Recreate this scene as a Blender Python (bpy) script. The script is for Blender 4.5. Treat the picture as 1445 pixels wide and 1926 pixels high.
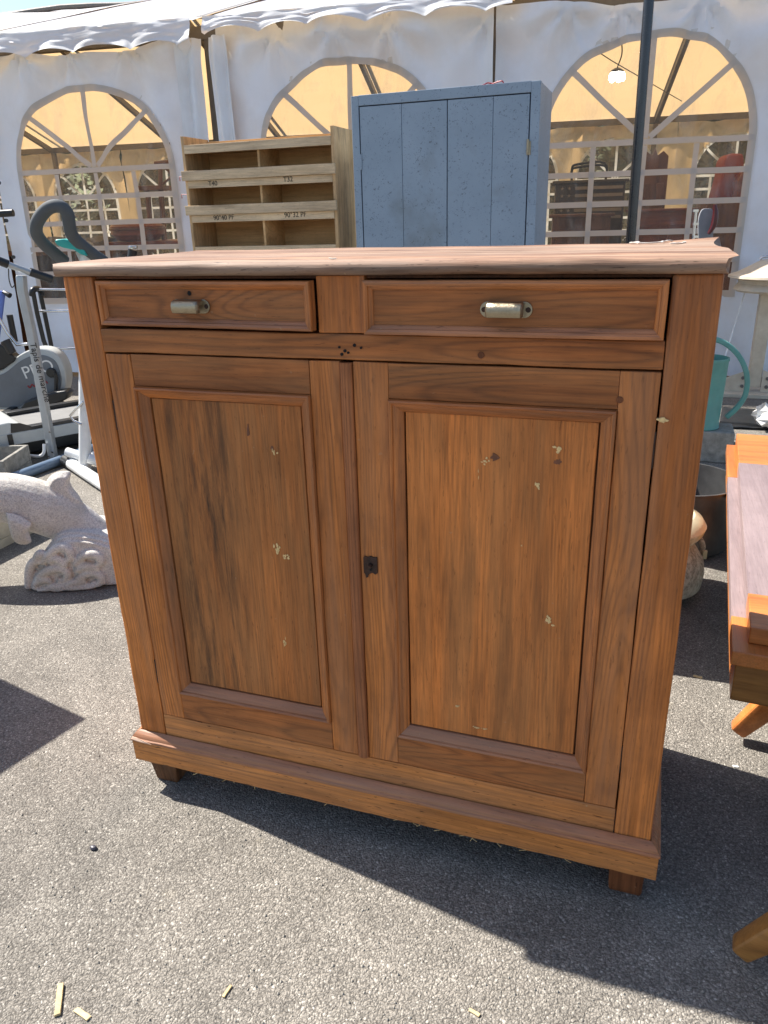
import bpy, bmesh, math, random
import numpy as np
from mathutils import Vector, Matrix, noise
R = math.radians
random.seed(7)
for o in list(bpy.data.objects): bpy.data.objects.remove(o)
S = bpy.context.scene
COL = S.collection

# ------------------------------------------------------------------ camera
PW, PH, F = 1445.0, 1926.0, 1420.23
CAM = Vector((0.4928, -1.214, 1.284))
YAW, PIT, ROL = -0.345, -0.372, -0.0301
fw = Vector((math.sin(YAW)*math.cos(PIT), math.cos(YAW)*math.cos(PIT), math.sin(PIT)))
rt0 = Vector((math.cos(YAW), -math.sin(YAW), 0)); up0 = rt0.cross(fw)
rt = rt0*math.cos(ROL) + up0*math.sin(ROL); up = -rt0*math.sin(ROL) + up0*math.cos(ROL)
cd = bpy.data.cameras.new('camera'); cam = bpy.data.objects.new('camera', cd); COL.objects.link(cam)
cam.matrix_world = Matrix(((rt.x, up.x, -fw.x, CAM.x), (rt.y, up.y, -fw.y, CAM.y), (rt.z, up.z, -fw.z, CAM.z), (0, 0, 0, 1)))
cd.sensor_fit = 'HORIZONTAL'; cd.sensor_width = 36; cd.lens = 36*F/PW
cd.clip_start = 0.02; cd.clip_end = 2000
S.camera = cam
# ------------------------------------------------------------------ light
SUNV = Vector((0.80, -0.15, -1.0)).normalized()          # direction the light travels
EL = math.asin(-SUNV.z); AZ = math.atan2(-SUNV.x, -SUNV.y)
w = bpy.data.worlds.new('World'); S.world = w; w.use_nodes = True
wn = w.node_tree; bg = wn.nodes['Background']
sky = wn.nodes.new('ShaderNodeTexSky'); sky.sky_type = 'NISHITA'; sky.sun_disc = False
sky.sun_elevation = EL; sky.sun_rotation = AZ; sky.altitude = 100; sky.air_density = 1.0; sky.dust_density = 1.2; sky.ozone_density = 1.0
wn.links.new(sky.outputs[0], bg.inputs[0]); bg.inputs[1].default_value = 0.09
sl = bpy.data.lights.new('sun', 'SUN'); sl.energy = 5.0; sl.angle = R(0.55); sl.color = (1.0, 0.945, 0.87)
sun = bpy.data.objects.new('sun', sl); COL.objects.link(sun)
sun.rotation_euler = SUNV.to_track_quat('-Z', 'Y').to_euler(); sun.location = (-6, 2, 8)
S.view_settings.view_transform = 'Standard'; S.view_settings.look = 'None'
S.view_settings.gamma = 1; S.view_settings.use_curve_mapping = False
S.view_settings.exposure = 1.12
S.render.engine = 'CYCLES'
S.cycles.max_bounces = 8; S.cycles.transparent_max_bounces = 16; S.cycles.diffuse_bounces = 4; S.cycles.transmission_bounces = 6

# ------------------------------------------------------------------ pixel -> place
def ray(px, py): return fw + rt*((px-PW/2)/F) - up*((py-PH/2)/F)
def G(px, py, z=0.0):
    d = ray(px, py); return CAM + d*((z-CAM.z)/d.z)
def FY(px, py, Y):
    d = ray(px, py); return CAM + d*((Y-CAM.y)/d.y)
HD = Vector((fw.x, fw.y, 0)).normalized()
def VP(px, py, P0, back=0.0, n=None):
    n = n or HD
    d = ray(px, py); q = P0 + HD*back
    return CAM + d*((q-CAM).dot(n)/d.dot(n))

# ------------------------------------------------------------------ materials
MATS = {}
def nodes(name):
    m = bpy.data.materials.new(name); m.use_nodes = True; nt = m.node_tree
    b = nt.nodes['Principled BSDF']
    MATS[name] = m
    return m, nt, b
def N(nt, t, links=None, **kw):
    n = nt.nodes.new('ShaderNode'+t)
    for k, v in kw.items():
        if k.startswith('i_'):
            key = k[2:]
            key = int(key) if key.isdigit() else key.replace('_', ' ')
            n.inputs[key].default_value = v
        else: setattr(n, k, v)
    for k, v in (links or {}).items(): nt.links.new(v, n.inputs[k])
    return n
def math_(nt, op, a, b=None, c=None, clamp=False):
    n = nt.nodes.new('ShaderNodeMath'); n.operation = op; n.use_clamp = clamp
    for i, v in enumerate((a, b, c)):
        if v is None: continue
        if isinstance(v, (int, float)): n.inputs[i].default_value = v
        else: nt.links.new(v, n.inputs[i])
    return n.outputs[0]
def mixc(nt, fac, a, b, blend='MIX'):
    n = nt.nodes.new('ShaderNodeMix'); n.data_type = 'RGBA'; n.blend_type = blend; n.clamp_factor = True
    for i, v in ((0, fac), (6, a), (7, b)):
        if isinstance(v, (int, float)): n.inputs[i].default_value = v
        elif isinstance(v, tuple): n.inputs[i].default_value = (*v, 1) if len(v) == 3 else v
        else: nt.links.new(v, n.inputs[i])
    return n.outputs[2]
def ramp(nt, fac, stops, interp='LINEAR'):
    n = nt.nodes.new('ShaderNodeValToRGB'); n.color_ramp.interpolation = interp
    e = n.color_ramp.elements
    while len(e) < len(stops): e.new(0.5)
    for x, (p, c) in zip(e, stops):
        x.position = p; x.color = (c, c, c, 1) if isinstance(c, (int, float)) else (*c, 1)
    nt.links.new(fac, n.inputs[0]); return n.outputs[0]
def coords(nt, scale=(1, 1, 1)):
    tc = nt.nodes.new('ShaderNodeTexCoord'); mp = nt.nodes.new('ShaderNodeMapping')
    mp.inputs['Scale'].default_value = scale; nt.links.new(tc.outputs['Object'], mp.inputs[0]); return mp.outputs[0]
def tex(nt, vec, scale, detail=3, rough=0.55, w=None, dist=0.0):
    n = nt.nodes.new('ShaderNodeTexNoise'); n.noise_dimensions = '3D' if w is None else '4D'
    n.inputs['Scale'].default_value = scale; n.inputs['Detail'].default_value = detail
    n.inputs['Roughness'].default_value = rough; n.inputs['Distortion'].default_value = dist
    nt.links.new(vec, n.inputs['Vector'])
    if w is not None:
        if isinstance(w, (int, float)): n.inputs['W'].default_value = w
        else: nt.links.new(w, n.inputs['W'])
    return n.outputs['Fac']
def bump(nt, b, h, strength, dist=0.002):
    n = nt.nodes.new('ShaderNodeBump'); n.inputs['Strength'].default_value = strength; n.inputs['Distance'].default_value = dist
    nt.links.new(h, n.inputs['Height']); nt.links.new(n.outputs[0], b.inputs['Normal'])

def wood(name, light, mid, dark, axis='Z', stretch=0.06, ringscale=7.0, rings=9.0, ringfac=0.5, fibre=0.5,
         stain=0.0, rough=0.5, grey=0.0, spec=0.4, speck=0.5, greycol=(0.30, 0.185, 0.115), bumpk=0.35, blotch=0.6, stain_x=None):
    m, nt, b = nodes(name)
    oi = nt.nodes.new('ShaderNodeObjectInfo'); W = math_(nt, 'MULTIPLY', oi.outputs['Random'], 61.0)
    def sc(a): return {'X': (a, 1, 1), 'Y': (1, a, 1), 'Z': (1, 1, a)}[axis]
    vr = coords(nt, sc(stretch)); vf = coords(nt, sc(0.045)); vs = coords(nt, sc(0.10)); v1 = coords(nt)
    n1 = tex(nt, vr, ringscale, 1.2, 0.45, W, 0.15)
    jit = tex(nt, coords(nt, sc(0.12)), 38, 3, 0.6, W)
    s = math_(nt, 'SINE', math_(nt, 'ADD', math_(nt, 'MULTIPLY', n1, rings*6.2832), math_(nt, 'MULTIPLY', jit, 5.0)))
    s = math_(nt, 'POWER', math_(nt, 'MULTIPLY_ADD', s, 0.5, 0.5), 3.0)
    fb = tex(nt, vf, 260, 3, 0.6, W); fb2 = tex(nt, vf, 70, 2, 0.5, W)
    s = math_(nt, 'MULTIPLY', s, ramp(nt, tex(nt, coords(nt, sc(0.15)), 14, 3, 0.6, W), [(0.30, 0.25), (0.62, 1.15)]))
    bl = tex(nt, vs, 9, 4, 0.6, W); bl2 = tex(nt, v1, 5.5, 4, 0.6, W)
    base = ramp(nt, bl, [(0.28, dark), (0.43, mid), (0.60, light)])
    base = mixc(nt, math_(nt, 'MULTIPLY', ramp(nt, bl2, [(0.42, 0.0), (0.68, 1.0)]), blotch), base, tuple(c*0.62 for c in mid), 'MIX')
    base = mixc(nt, math_(nt, 'MULTIPLY', s, ringfac), base, tuple(c*0.75 for c in dark))
    base = mixc(nt, fibre*0.75, base, ramp(nt, fb, [(0.28, 0.35), (0.5, 0.95), (0.75, 1.4)]), 'MULTIPLY')
    base = mixc(nt, fibre*0.6, base, ramp(nt, fb2, [(0.3, 0.6), (0.6, 1.15)]), 'MULTIPLY')
    if grey:
        g = tex(nt, vs, 16, 5, 0.65, W)
        base = mixc(nt, math_(nt, 'MULTIPLY', ramp(nt, g, [(0.38, 0.0), (0.62, 1.0)]), grey), base, greycol)
    if stain:
        st = tex(nt, coords(nt, sc(0.09)), 34, 6, 0.74, W, 0.2)
        st2 = tex(nt, v1, 4.0, 2, 0.5, W)
        if stain_x:
            sp_ = nt.nodes.new('ShaderNodeSeparateXYZ'); nt.links.new(v1, sp_.inputs[0])
            dd = math_(nt, 'ABSOLUTE', math_(nt, 'SUBTRACT', sp_.outputs[0], stain_x[0]))
            st2 = math_(nt, 'ADD', math_(nt, 'MULTIPLY', st2, 0.55), math_(nt, 'MULTIPLY_ADD', dd, -0.45/stain_x[1], 0.42))
        k = math_(nt, 'MULTIPLY', ramp(nt, st, [(0.46, 0.0), (0.66, 1.0)]), ramp(nt, st2, [(0.36, 0.0), (0.54, 1.0)]))
        base = mixc(nt, math_(nt, 'MULTIPLY', k, stain), base, (0.045, 0.026, 0.016))
    if speck:
        sp = tex(nt, coords(nt, sc(0.14)), 330, 2, 0.6, W)
        base = mixc(nt, math_(nt, 'MULTIPLY', ramp(nt, sp, [(0.635, 0.0), (0.70, 1.0)]), speck), base, tuple(c*0.25 for c in dark))
        sp2 = tex(nt, v1, 85, 1.5, 0.5, W)
        base = mixc(nt, math_(nt, 'MULTIPLY', ramp(nt, sp2, [(0.735, 0.0), (0.77, 1.0)]), speck*0.6), base, (0.42, 0.30, 0.18))
    nt.links.new(base, b.inputs['Base Color'])
    nt.links.new(math_(nt, 'MULTIPLY_ADD', bl2, 0.35, rough-0.17, clamp=True), b.inputs['Roughness'])
    b.inputs['Specular IOR Level'].default_value = spec
    h = math_(nt, 'ADD', math_(nt, 'MULTIPLY', fb, 0.7), math_(nt, 'MULTIPLY', s, -0.35))
    h = math_(nt, 'ADD', h, math_(nt, 'MULTIPLY', bl2, 0.8))
    bump(nt, b, h, bumpk, 0.0022)
    return m
def plain(name, col, rough=0.5, metal=0.0, var=0.25, vscale=12, bumpk=0.0, bscale=60, dirt=0.0, dirtcol=(0.10, 0.085, 0.065), spec=0.5, dscale=9):
    m, nt, b = nodes(name); v = coords(nt)
    oi = nt.nodes.new('ShaderNodeObjectInfo'); W = math_(nt, 'MULTIPLY', oi.outputs['Random'], 31.0)
    n = tex(nt, v, vscale, 4, 0.6, W)
    c = mixc(nt, 1.0, tuple(col), ramp(nt, n, [(0.25, 1-var), (0.75, 1+var)]), 'MULTIPLY')
    if dirt:
        d = tex(nt, v, dscale, 7, 0.68, W)
        c = mixc(nt, math_(nt, 'MULTIPLY', ramp(nt, d, [(0.45, 0.0), (0.68, 1.0)]), dirt), c, dirtcol)
    nt.links.new(c, b.inputs['Base Color']); b.inputs['Metallic'].default_value = metal
    nt.links.new(math_(nt, 'MULTIPLY_ADD', n, 0.25, rough-0.12, clamp=True), b.inputs['Roughness'])
    b.inputs['Specular IOR Level'].default_value = spec
    if bumpk: bump(nt, b, tex(nt, v, bscale, 5, 0.65), bumpk, 0.004)
    return m

# old buffet
BL, BM, BD = (0.688, 0.227, 0.047), (0.512, 0.162, 0.035), (0.282, 0.089, 0.023)
WZ = wood('old_pine_upright', BL, BM, BD, 'Z', 0.03, 7, 60, 0.42, 0.7, rough=0.52, spec=0.3, blotch=0.6, grey=0.3, speck=0.35)
WS = wood('old_pine_stile', (0.651, 0.217, 0.046), (0.483, 0.157, 0.034), (0.273, 0.088, 0.023), 'Z', 0.13, 8, 30, 0.55, 0.65, rough=0.52, spec=0.3, blotch=0.6, grey=0.3, speck=0.35)
WX = wood('old_pine_rail', (0.482, 0.157, 0.040), (0.356, 0.116, 0.031), (0.202, 0.065, 0.020), 'X', 0.13, 8, 30, 0.62, 0.65, rough=0.52, spec=0.3, blotch=0.6, grey=0.3, greycol=(0.279, 0.161, 0.071), speck=0.35)
WPL = wood('old_pine_stained_panel', (0.528, 0.174, 0.041), (0.410, 0.135, 0.033), (0.254, 0.085, 0.025), 'Z', 0.03, 7, 70, 0.34, 0.8, stain=0.95, stain_x=(-.34, .16), rough=0.58, spec=0.25, speck=0.5, blotch=0.5, grey=0.4, greycol=(0.312, 0.174, 0.075))
WPR = wood('old_pine_panel', (0.731, 0.232, 0.050), (0.579, 0.181, 0.039), (0.386, 0.121, 0.029), 'Z', 0.03, 7, 70, 0.34, 0.75, stain=0.35, rough=0.55, spec=0.28, speck=0.4, blotch=0.55, grey=0.35, greycol=(0.386, 0.201, 0.079))
WMV = wood('old_pine_moulding_upright', (0.599, 0.194, 0.041), (0.433, 0.137, 0.030), (0.216, 0.068, 0.018), 'Z', 0.04, 12, 30, 0.4, 0.75, rough=0.44, spec=0.4, grey=0.25, speck=0.4)
WMH = wood('old_pine_moulding_level', (0.541, 0.177, 0.041), (0.396, 0.126, 0.031), (0.208, 0.066, 0.018), 'X', 0.04, 12, 30, 0.4, 0.75, rough=0.42, spec=0.45, grey=0.3, speck=0.4)
WDUST_SKY = wood('dusty_sky_sheen_moulding', (0.502, 0.192, 0.076), (0.366, 0.135, 0.053), (0.178, 0.064, 0.027), 'X', 0.04, 12, 20, 0.35, 0.7, rough=0.42, spec=0.45, grey=0.5, greycol=(0.376, 0.207, 0.124), speck=0.5)  # grey tint is dust plus sky sheen painted on upward-facing mouldings
WPLI = wood('old_pine_plinth', (0.707, 0.269, 0.066), (0.551, 0.202, 0.050), (0.301, 0.107, 0.031), 'X', 0.06, 10, 18, 0.42, 0.75, rough=0.48, spec=0.35, speck=0.9, blotch=0.6, grey=0.3)
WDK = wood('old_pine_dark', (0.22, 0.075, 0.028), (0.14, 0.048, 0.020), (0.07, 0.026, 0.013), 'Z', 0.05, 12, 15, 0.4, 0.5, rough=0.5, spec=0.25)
WBD = wood('old_pine_bead', (0.380, 0.138, 0.050), (0.290, 0.099, 0.038), (0.170, 0.057, 0.025), 'Z', 0.03, 12, 24, 0.45, 0.65, rough=0.5, spec=0.3)
WTOP = wood('weathered_top_board', (0.44, 0.255, 0.155), (0.26, 0.130, 0.075), (0.085, 0.038, 0.025), 'X', 0.03, 9, 22, 0.8, 1.0, rough=0.65, grey=0.6, greycol=(0.42, 0.315, 0.235), bumpk=0.6, speck=0.8, blotch=0.8, spec=0.3)
WFOOT = wood('old_pine_foot', (0.24, 0.105, 0.042), (0.16, 0.07, 0.03), (0.08, 0.035, 0.018), 'Z', 0.08, 14, 15, 0.4, 0.5, rough=0.7, grey=0.3, greycol=(0.16, 0.12, 0.09), spec=0.2)
RAWX = wood('raw_pine_slat', (0.78, 0.60, 0.38), (0.66, 0.49, 0.30), (0.44, 0.30, 0.18), 'X', 0.05, 9, 16, 0.25, 0.5, rough=0.75, grey=0.35, greycol=(0.50, 0.42, 0.32), spec=0.2, stain=0.35, blotch=.35)
RAWZ = wood('raw_plywood', (0.72, 0.47, 0.23), (0.61, 0.38, 0.175), (0.40, 0.235, 0.10), 'X', 0.06, 6, 12, 0.25, 0.35, rough=0.7, spec=0.25, blotch=.4)
RAWS = wood('raw_plywood_side', (0.68, 0.46, 0.25), (0.58, 0.38, 0.19), (0.38, 0.24, 0.12), 'Z', 0.06, 6, 12, 0.25, 0.35, rough=0.65, spec=0.25, stain=0.5, blotch=.5)
ORY = wood('orange_varnished_wood', (0.60, 0.225, 0.06), (0.50, 0.165, 0.042), (0.30, 0.09, 0.026), 'Y', 0.10, 6, 6, 0.5, 0.35, rough=0.3, speck=0.1, blotch=0.2)
ORX = wood('orange_varnished_end', (0.60, 0.225, 0.06), (0.50, 0.165, 0.042), (0.30, 0.09, 0.026), 'X', 0.10, 6, 6, 0.5, 0.35, rough=0.3, speck=0.1, blotch=0.2)
ORB = wood('brown_varnished_apron', (0.42, 0.20, 0.055), (0.33, 0.15, 0.04), (0.20, 0.085, 0.025), 'X', 0.05, 14, 6, 0.5, 0.45, rough=0.32, speck=0.1, blotch=0.3)
PURP = wood('grey_violet_veneer', (0.30, 0.225, 0.22), (0.25, 0.185, 0.185), (0.18, 0.13, 0.13), 'Y', 0.05, 10, 4, 0.2, 0.4, rough=0.38, speck=0.3, blotch=0.3)
BRW = wood('brown_furniture_wood', (0.20, 0.085, 0.045), (0.14, 0.058, 0.032), (0.07, 0.03, 0.018), 'Z', 0.06, 7, 6, 0.4, 0.4, rough=0.4)
RED = wood('red_mahogany_wood', (0.26, 0.07, 0.035), (0.18, 0.045, 0.025), (0.09, 0.022, 0.014), 'X', 0.06, 7, 6, 0.4, 0.4, rough=0.35)
PALE = wood('pale_chip_wood', (0.70, 0.55, 0.30), (0.62, 0.47, 0.24), (0.45, 0.32, 0.16), 'X', 0.1, 30, 5, 0.3, 0.4, rough=0.7, speck=0.2)
IRON = plain('aged_brass', (0.40, 0.34, 0.24), 0.42, 1.0, 0.35, 60, 0.25, 300, dirt=0.5, dirtcol=(0.06, 0.045, 0.03), dscale=60)
RUST = plain('rusty_iron', (0.055, 0.035, 0.028), 0.6, 0.6, 0.5, 90, 0.5, 400, dirt=0.6, dirtcol=(0.10, 0.04, 0.02), dscale=80)
BLACK = plain('black_hole', (0.006, 0.005, 0.005), 0.9, var=0.1)
CHIP = plain('pale_filler', (0.74, 0.53, 0.25), 0.8, var=0.35, vscale=180, spec=0.2)
FRESH = plain('fresh_split_wood', (0.72, 0.50, 0.36), 0.7, var=0.2, vscale=60, spec=0.2)
WHITEM = plain('white_paint_mark', (0.62, 0.55, 0.48), 0.7, var=0.3, vscale=150)
CHROME = plain('chrome', (0.62, 0.63, 0.65), 0.16, 1.0, 0.1)
DKM = plain('dark_polished_pole', (0.075, 0.075, 0.08), 0.28, 1.0, 0.15)
ALU = plain('aluminium_frame', (0.33, 0.34, 0.35), 0.45, 0.85, 0.2)
DKALU = plain('dull_tent_beam', (0.16, 0.145, 0.13), 0.6, 0.3, 0.2)
SILV = plain('silver_grey_paint', (0.40, 0.43, 0.45), 0.35, 0.45, 0.12)
WHT = plain('white_enamel', (0.72, 0.73, 0.72), 0.35, 0.0, 0.08, dirt=0.15)
BLKP = plain('black_plastic', (0.012, 0.013, 0.014), 0.35, 0.0, 0.3)
FOAM = plain('grey_foam_grip', (0.075, 0.085, 0.092), 0.8, 0.0, 0.15, bumpk=0.2, bscale=300)
TEAL = plain('teal_plastic', (0.02, 0.36, 0.33), 0.3, 0.0, 0.1)
GREYP = plain('grey_housing_plastic', (0.14, 0.155, 0.17), 0.42, 0.0, 0.12, dirt=0.2)
GREYL = plain('pale_grey_plastic', (0.42, 0.44, 0.43), 0.4, 0.0, 0.1)
BLUEP = plain('blue_paint_tube', (0.10, 0.17, 0.50), 0.3, 0.2, 0.1)
BLUEG = plain('blue_grey_tube', (0.13, 0.19, 0.27), 0.35, 0.2, 0.1)
LETW = plain('white_lettering', (0.75, 0.74, 0.70), 0.6, var=0.05)
LETB = plain('black_lettering', (0.015, 0.014, 0.013), 0.7, var=0.05)
LETR = plain('red_lettering', (0.30, 0.03, 0.03), 0.6, var=0.05)
BELT = plain('running_belt', (0.17, 0.17, 0.165), 0.7, var=0.15)
CREAM = plain('cream_enamel', (0.62, 0.54, 0.42), 0.45, 0.0, 0.12, dirt=0.35, dirtcol=(0.34, 0.22, 0.12))
GREENC = plain('green_watering_can', (0.105, 0.30, 0.26), 0.5, 0.0, 0.18, bumpk=0.1, dirt=0.35, dirtcol=(0.20, 0.33, 0.29), dscale=14)
STEEL = plain('dark_steel_pot', (0.13, 0.13, 0.128), 0.46, 0.75, 0.35, 8, dirt=0.35, dirtcol=(0.05, 0.05, 0.048))
CERA = plain('cream_glaze', (0.58, 0.52, 0.33), 0.3, 0.0, 0.15, dirt=0.2)
CONC = plain('weathered_concrete', (0.30, 0.285, 0.25), 0.9, 0.0, 0.3, 30, 0.5, 120, dirt=0.55, dirtcol=(0.10, 0.095, 0.08), spec=0.2, dscale=25)
SAND = plain('pale_sandstone', (0.46, 0.41, 0.31), 0.9, 0.0, 0.2, 20, 0.4, 140, dirt=0.3, dirtcol=(0.18, 0.16, 0.12), spec=0.2)
PLAST = plain('black_plastic_sheet', (0.010, 0.011, 0.012), 0.4, bumpk=0.4, bscale=14)
PAPER = plain('crumpled_paper', (0.75, 0.74, 0.70), 0.8, var=0.05)
REDW = plain('red_wire', (0.30, 0.02, 0.025), 0.45)
DKRED = plain('dark_red_lacquer', (0.07, 0.008, 0.010), 0.25)
REDF = plain('red_upholstery', (0.26, 0.05, 0.028), 0.8, var=0.15)
GREYF = plain('grey_cloth', (0.22, 0.23, 0.25), 0.85, var=0.2, bumpk=0.3, bscale=20)
DARKF = plain('dark_trunk', (0.075, 0.062, 0.055), 0.7, var=0.25)
TAN = plain('faded_stripe', (0.26, 0.21, 0.16), 0.75, var=0.2)
BARK = plain('bark', (0.10, 0.075, 0.05), 0.9, var=0.3, bumpk=0.5)
DOORBAG = plain('carton', (0.45, 0.31, 0.17), 0.8, var=0.15)

def speckled(name, base, dark, light, scale=190):
    m, nt, b = nodes(name); v = coords(nt)
    a = tex(nt, v, scale, 3, 0.7); c = tex(nt, v, 9, 5, 0.6)
    col = ramp(nt, a, [(0.36, dark), (0.48, base), (0.62, light)])
    col = mixc(nt, math_(nt, 'MULTIPLY', ramp(nt, c, [(0.42, 0.0), (0.66, 1.0)]), 0.45), col, (0.40, 0.36, 0.28))
    nt.links.new(col, b.inputs['Base Color']); b.inputs['Roughness'].default_value = 0.9; b.inputs['Specular IOR Level'].default_value = 0.2
    bump(nt, b, math_(nt, 'ADD', a, math_(nt, 'MULTIPLY', tex(nt, v, 45, 4, 0.6), 1.5)), 0.5, 0.004)
    return m
STONE = speckled('mottled_cast_stone', (0.62, 0.59, 0.55), (0.42, 0.39, 0.385), (0.74, 0.70, 0.64))
POTM = speckled('mottled_stoneware', (0.36, 0.33, 0.27), (0.20, 0.18, 0.15), (0.52, 0.48, 0.40), 60)

def blue_paint():
    m, nt, b = nodes('chipped_blue_paint'); v = coords(nt)
    oi = nt.nodes.new('ShaderNodeObjectInfo'); W = math_(nt, 'MULTIPLY', oi.outputs['Random'], 31.0)
    n = tex(nt, v, 4, 4, 0.6, W)
    c = ramp(nt, n, [(0.3, (0.225, 0.295, 0.370)), (0.7, (0.275, 0.350, 0.430))])
    # chips: small dabs turned various ways
    d = tex(nt, v, 52, 2.5, 0.65, W, 1.8)
    chip = math_(nt, 'MULTIPLY', ramp(nt, d, [(0.60, 0.0), (0.63, 1.0)]), ramp(nt, tex(nt, v, 9, 4, 0.7, W), [(0.40, 0.0), (0.54, 1.0)]))
    c = mixc(nt, math_(nt, 'MULTIPLY', chip, 0.65), c, (0.055, 0.065, 0.08))
    g = tex(nt, v, 2.2, 5, 0.65, 3.3)
    c = mixc(nt, math_(nt, 'MULTIPLY', ramp(nt, g, [(0.54, 0.0), (0.72, 1.0)]), 0.5), c, (0.13, 0.14, 0.12))
    nt.links.new(c, b.inputs['Base Color']); b.inputs['Roughness'].default_value = 0.5
    bump(nt, b, math_(nt, 'ADD', math_(nt, 'MULTIPLY', chip, -0.6), tex(nt, v, 40, 4)), 0.1, 0.001)
    return m
BLUE = blue_paint()

def asphalt():
    m, nt, b = nodes('worn_asphalt'); v = coords(nt)
    wv = nt.nodes.new('ShaderNodeTexNoise'); wv.inputs['Scale'].default_value = 60; nt.links.new(v, wv.inputs['Vector'])
    dv = nt.nodes.new('ShaderNodeVectorMath'); dv.operation = 'MULTIPLY_ADD'; dv.inputs[1].default_value = (0.012, 0.012, 0.012)
    nt.links.new(wv.outputs['Color'], dv.inputs[0]); nt.links.new(v, dv.inputs[2]); vv = dv.outputs[0]
    vo = N(nt, 'TexVoronoi', {'Vector': vv}, feature='F1'); vo.inputs['Scale'].default_value = 225
    vo2 = N(nt, 'TexVoronoi', {'Vector': vv}, feature='F1'); vo2.inputs['Scale'].default_value = 390
    sep = nt.nodes.new('ShaderNodeSeparateColor'); nt.links.new(vo.outputs['Color'], sep.inputs[0])
    sep2 = nt.nodes.new('ShaderNodeSeparateColor'); nt.links.new(vo2.outputs['Color'], sep2.inputs[0])
    stone = ramp(nt, sep.outputs[0], [(0.0, (0.182, 0.167, 0.144)), (0.35, (0.243, 0.222, 0.191)), (0.88, (0.290, 0.266, 0.229)), (1.0, (0.464, 0.431, 0.376))])
    fine = ramp(nt, sep2.outputs[1], [(0.0, 0.72), (1.0, 1.22)])
    c = mixc(nt, 0.8, stone, fine, 'MULTIPLY')
    gap = ramp(nt, vo.outputs['Distance'], [(0.42, 0.0), (0.72, 1.0)])
    c = mixc(nt, math_(nt, 'MULTIPLY', gap, 0.6), c, (0.072, 0.065, 0.056))
    big = tex(nt, v, 1.1, 6, 0.65)
    c = mixc(nt, 0.85, c, ramp(nt, big, [(0.3, 0.72), (0.7, 1.2)]), 'MULTIPLY')
    med = tex(nt, v, 9, 4, 0.6)
    c = mixc(nt, 0.7, c, ramp(nt, med, [(0.3, 0.82), (0.7, 1.14)]), 'MULTIPLY')
    dust = tex(nt, v, 5.0, 5, 0.7, 9.0)
    c = mixc(nt, math_(nt, 'MULTIPLY', ramp(nt, dust, [(0.62, 0.0), (0.78, 1.0)]), 0.35), c, (0.36, 0.31, 0.20))
    nt.links.new(c, b.inputs['Base Color']); b.inputs['Roughness'].default_value = 0.85; b.inputs['Specular IOR Level'].default_value = 0.3
    h = math_(nt, 'ADD', math_(nt, 'MULTIPLY', vo.outputs['Distance'], -1.0), math_(nt, 'MULTIPLY', vo2.outputs['Distance'], -0.4))
    h = math_(nt, 'ADD', h, math_(nt, 'MULTIPLY', sep.outputs[2], 0.5))
    bump(nt, b, h, 0.9, 0.003)
    return m
ASPH = asphalt()

def cloth(name, dirt=0.3, trans=0.32, tcol=(0.80, 0.52, 0.24), white=(0.77, 0.80, 0.83)):
    m, nt, b = nodes(name); v = coords(nt)
    d = tex(nt, v, 2.3, 6, 0.65); d2 = tex(nt, coords(nt, (1, 1, 0.12)), 9, 4, 0.6)
    k = math_(nt, 'MULTIPLY', ramp(nt, d, [(0.45, 0.0), (0.72, 1.0)]), dirt)
    c = mixc(nt, k, white, (0.46, 0.41, 0.32))
    c = mixc(nt, dirt*0.5, c, ramp(nt, d2, [(0.35, 0.85), (0.6, 1.03)]), 'MULTIPLY')
    nt.links.new(c, b.inputs['Base Color']); b.inputs['Roughness'].default_value = 0.55; b.inputs['Specular IOR Level'].default_value = 0.3
    t = nt.nodes.new('ShaderNodeBsdfTranslucent')
    nt.links.new(mixc(nt, math_(nt, 'MULTIPLY', k, 0.6), tcol, tuple(x*0.6 for x in tcol)), t.inputs['Color'])
    ms = nt.nodes.new('ShaderNodeMixShader'); ms.inputs[0].default_value = trans
    nt.links.new(b.outputs[0], ms.inputs[1]); nt.links.new(t.outputs[0], ms.inputs[2])
    nt.links.new(ms.outputs[0], nt.nodes['Material Output'].inputs['Surface'])
    bump(nt, b, math_(nt, 'ADD', tex(nt, v, 6, 4, 0.6), math_(nt, 'MULTIPLY', tex(nt, coords(nt, (1, 1, 0.5)), 26, 3, 0.6), 0.25)), 0.12, 0.01)
    return m
CWALL = cloth('white_sidewall_cloth', 0.22, 0.10, white=(0.82, 0.87, 0.93))
CROOF = cloth('white_roof_cloth', 0.15, 0.42, (0.84, 0.56, 0.27))
CVAL = cloth('white_valance_cloth', 0.30, 0.2)
CFAR = cloth('dull_far_wall_cloth', 0.35, 0.45, (0.72, 0.46, 0.20))
CBARF = cloth('far_window_strip', 0.05, 0.65, (0.92, 0.92, 0.86), (0.85, 0.85, 0.82))  # paler copy of the strip cloth, with sunlit brightness put into the colour
CBAR = cloth('white_window_strip', 0.2, 0.35, (0.7, 0.6, 0.45), (0.60, 0.58, 0.56))
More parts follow.
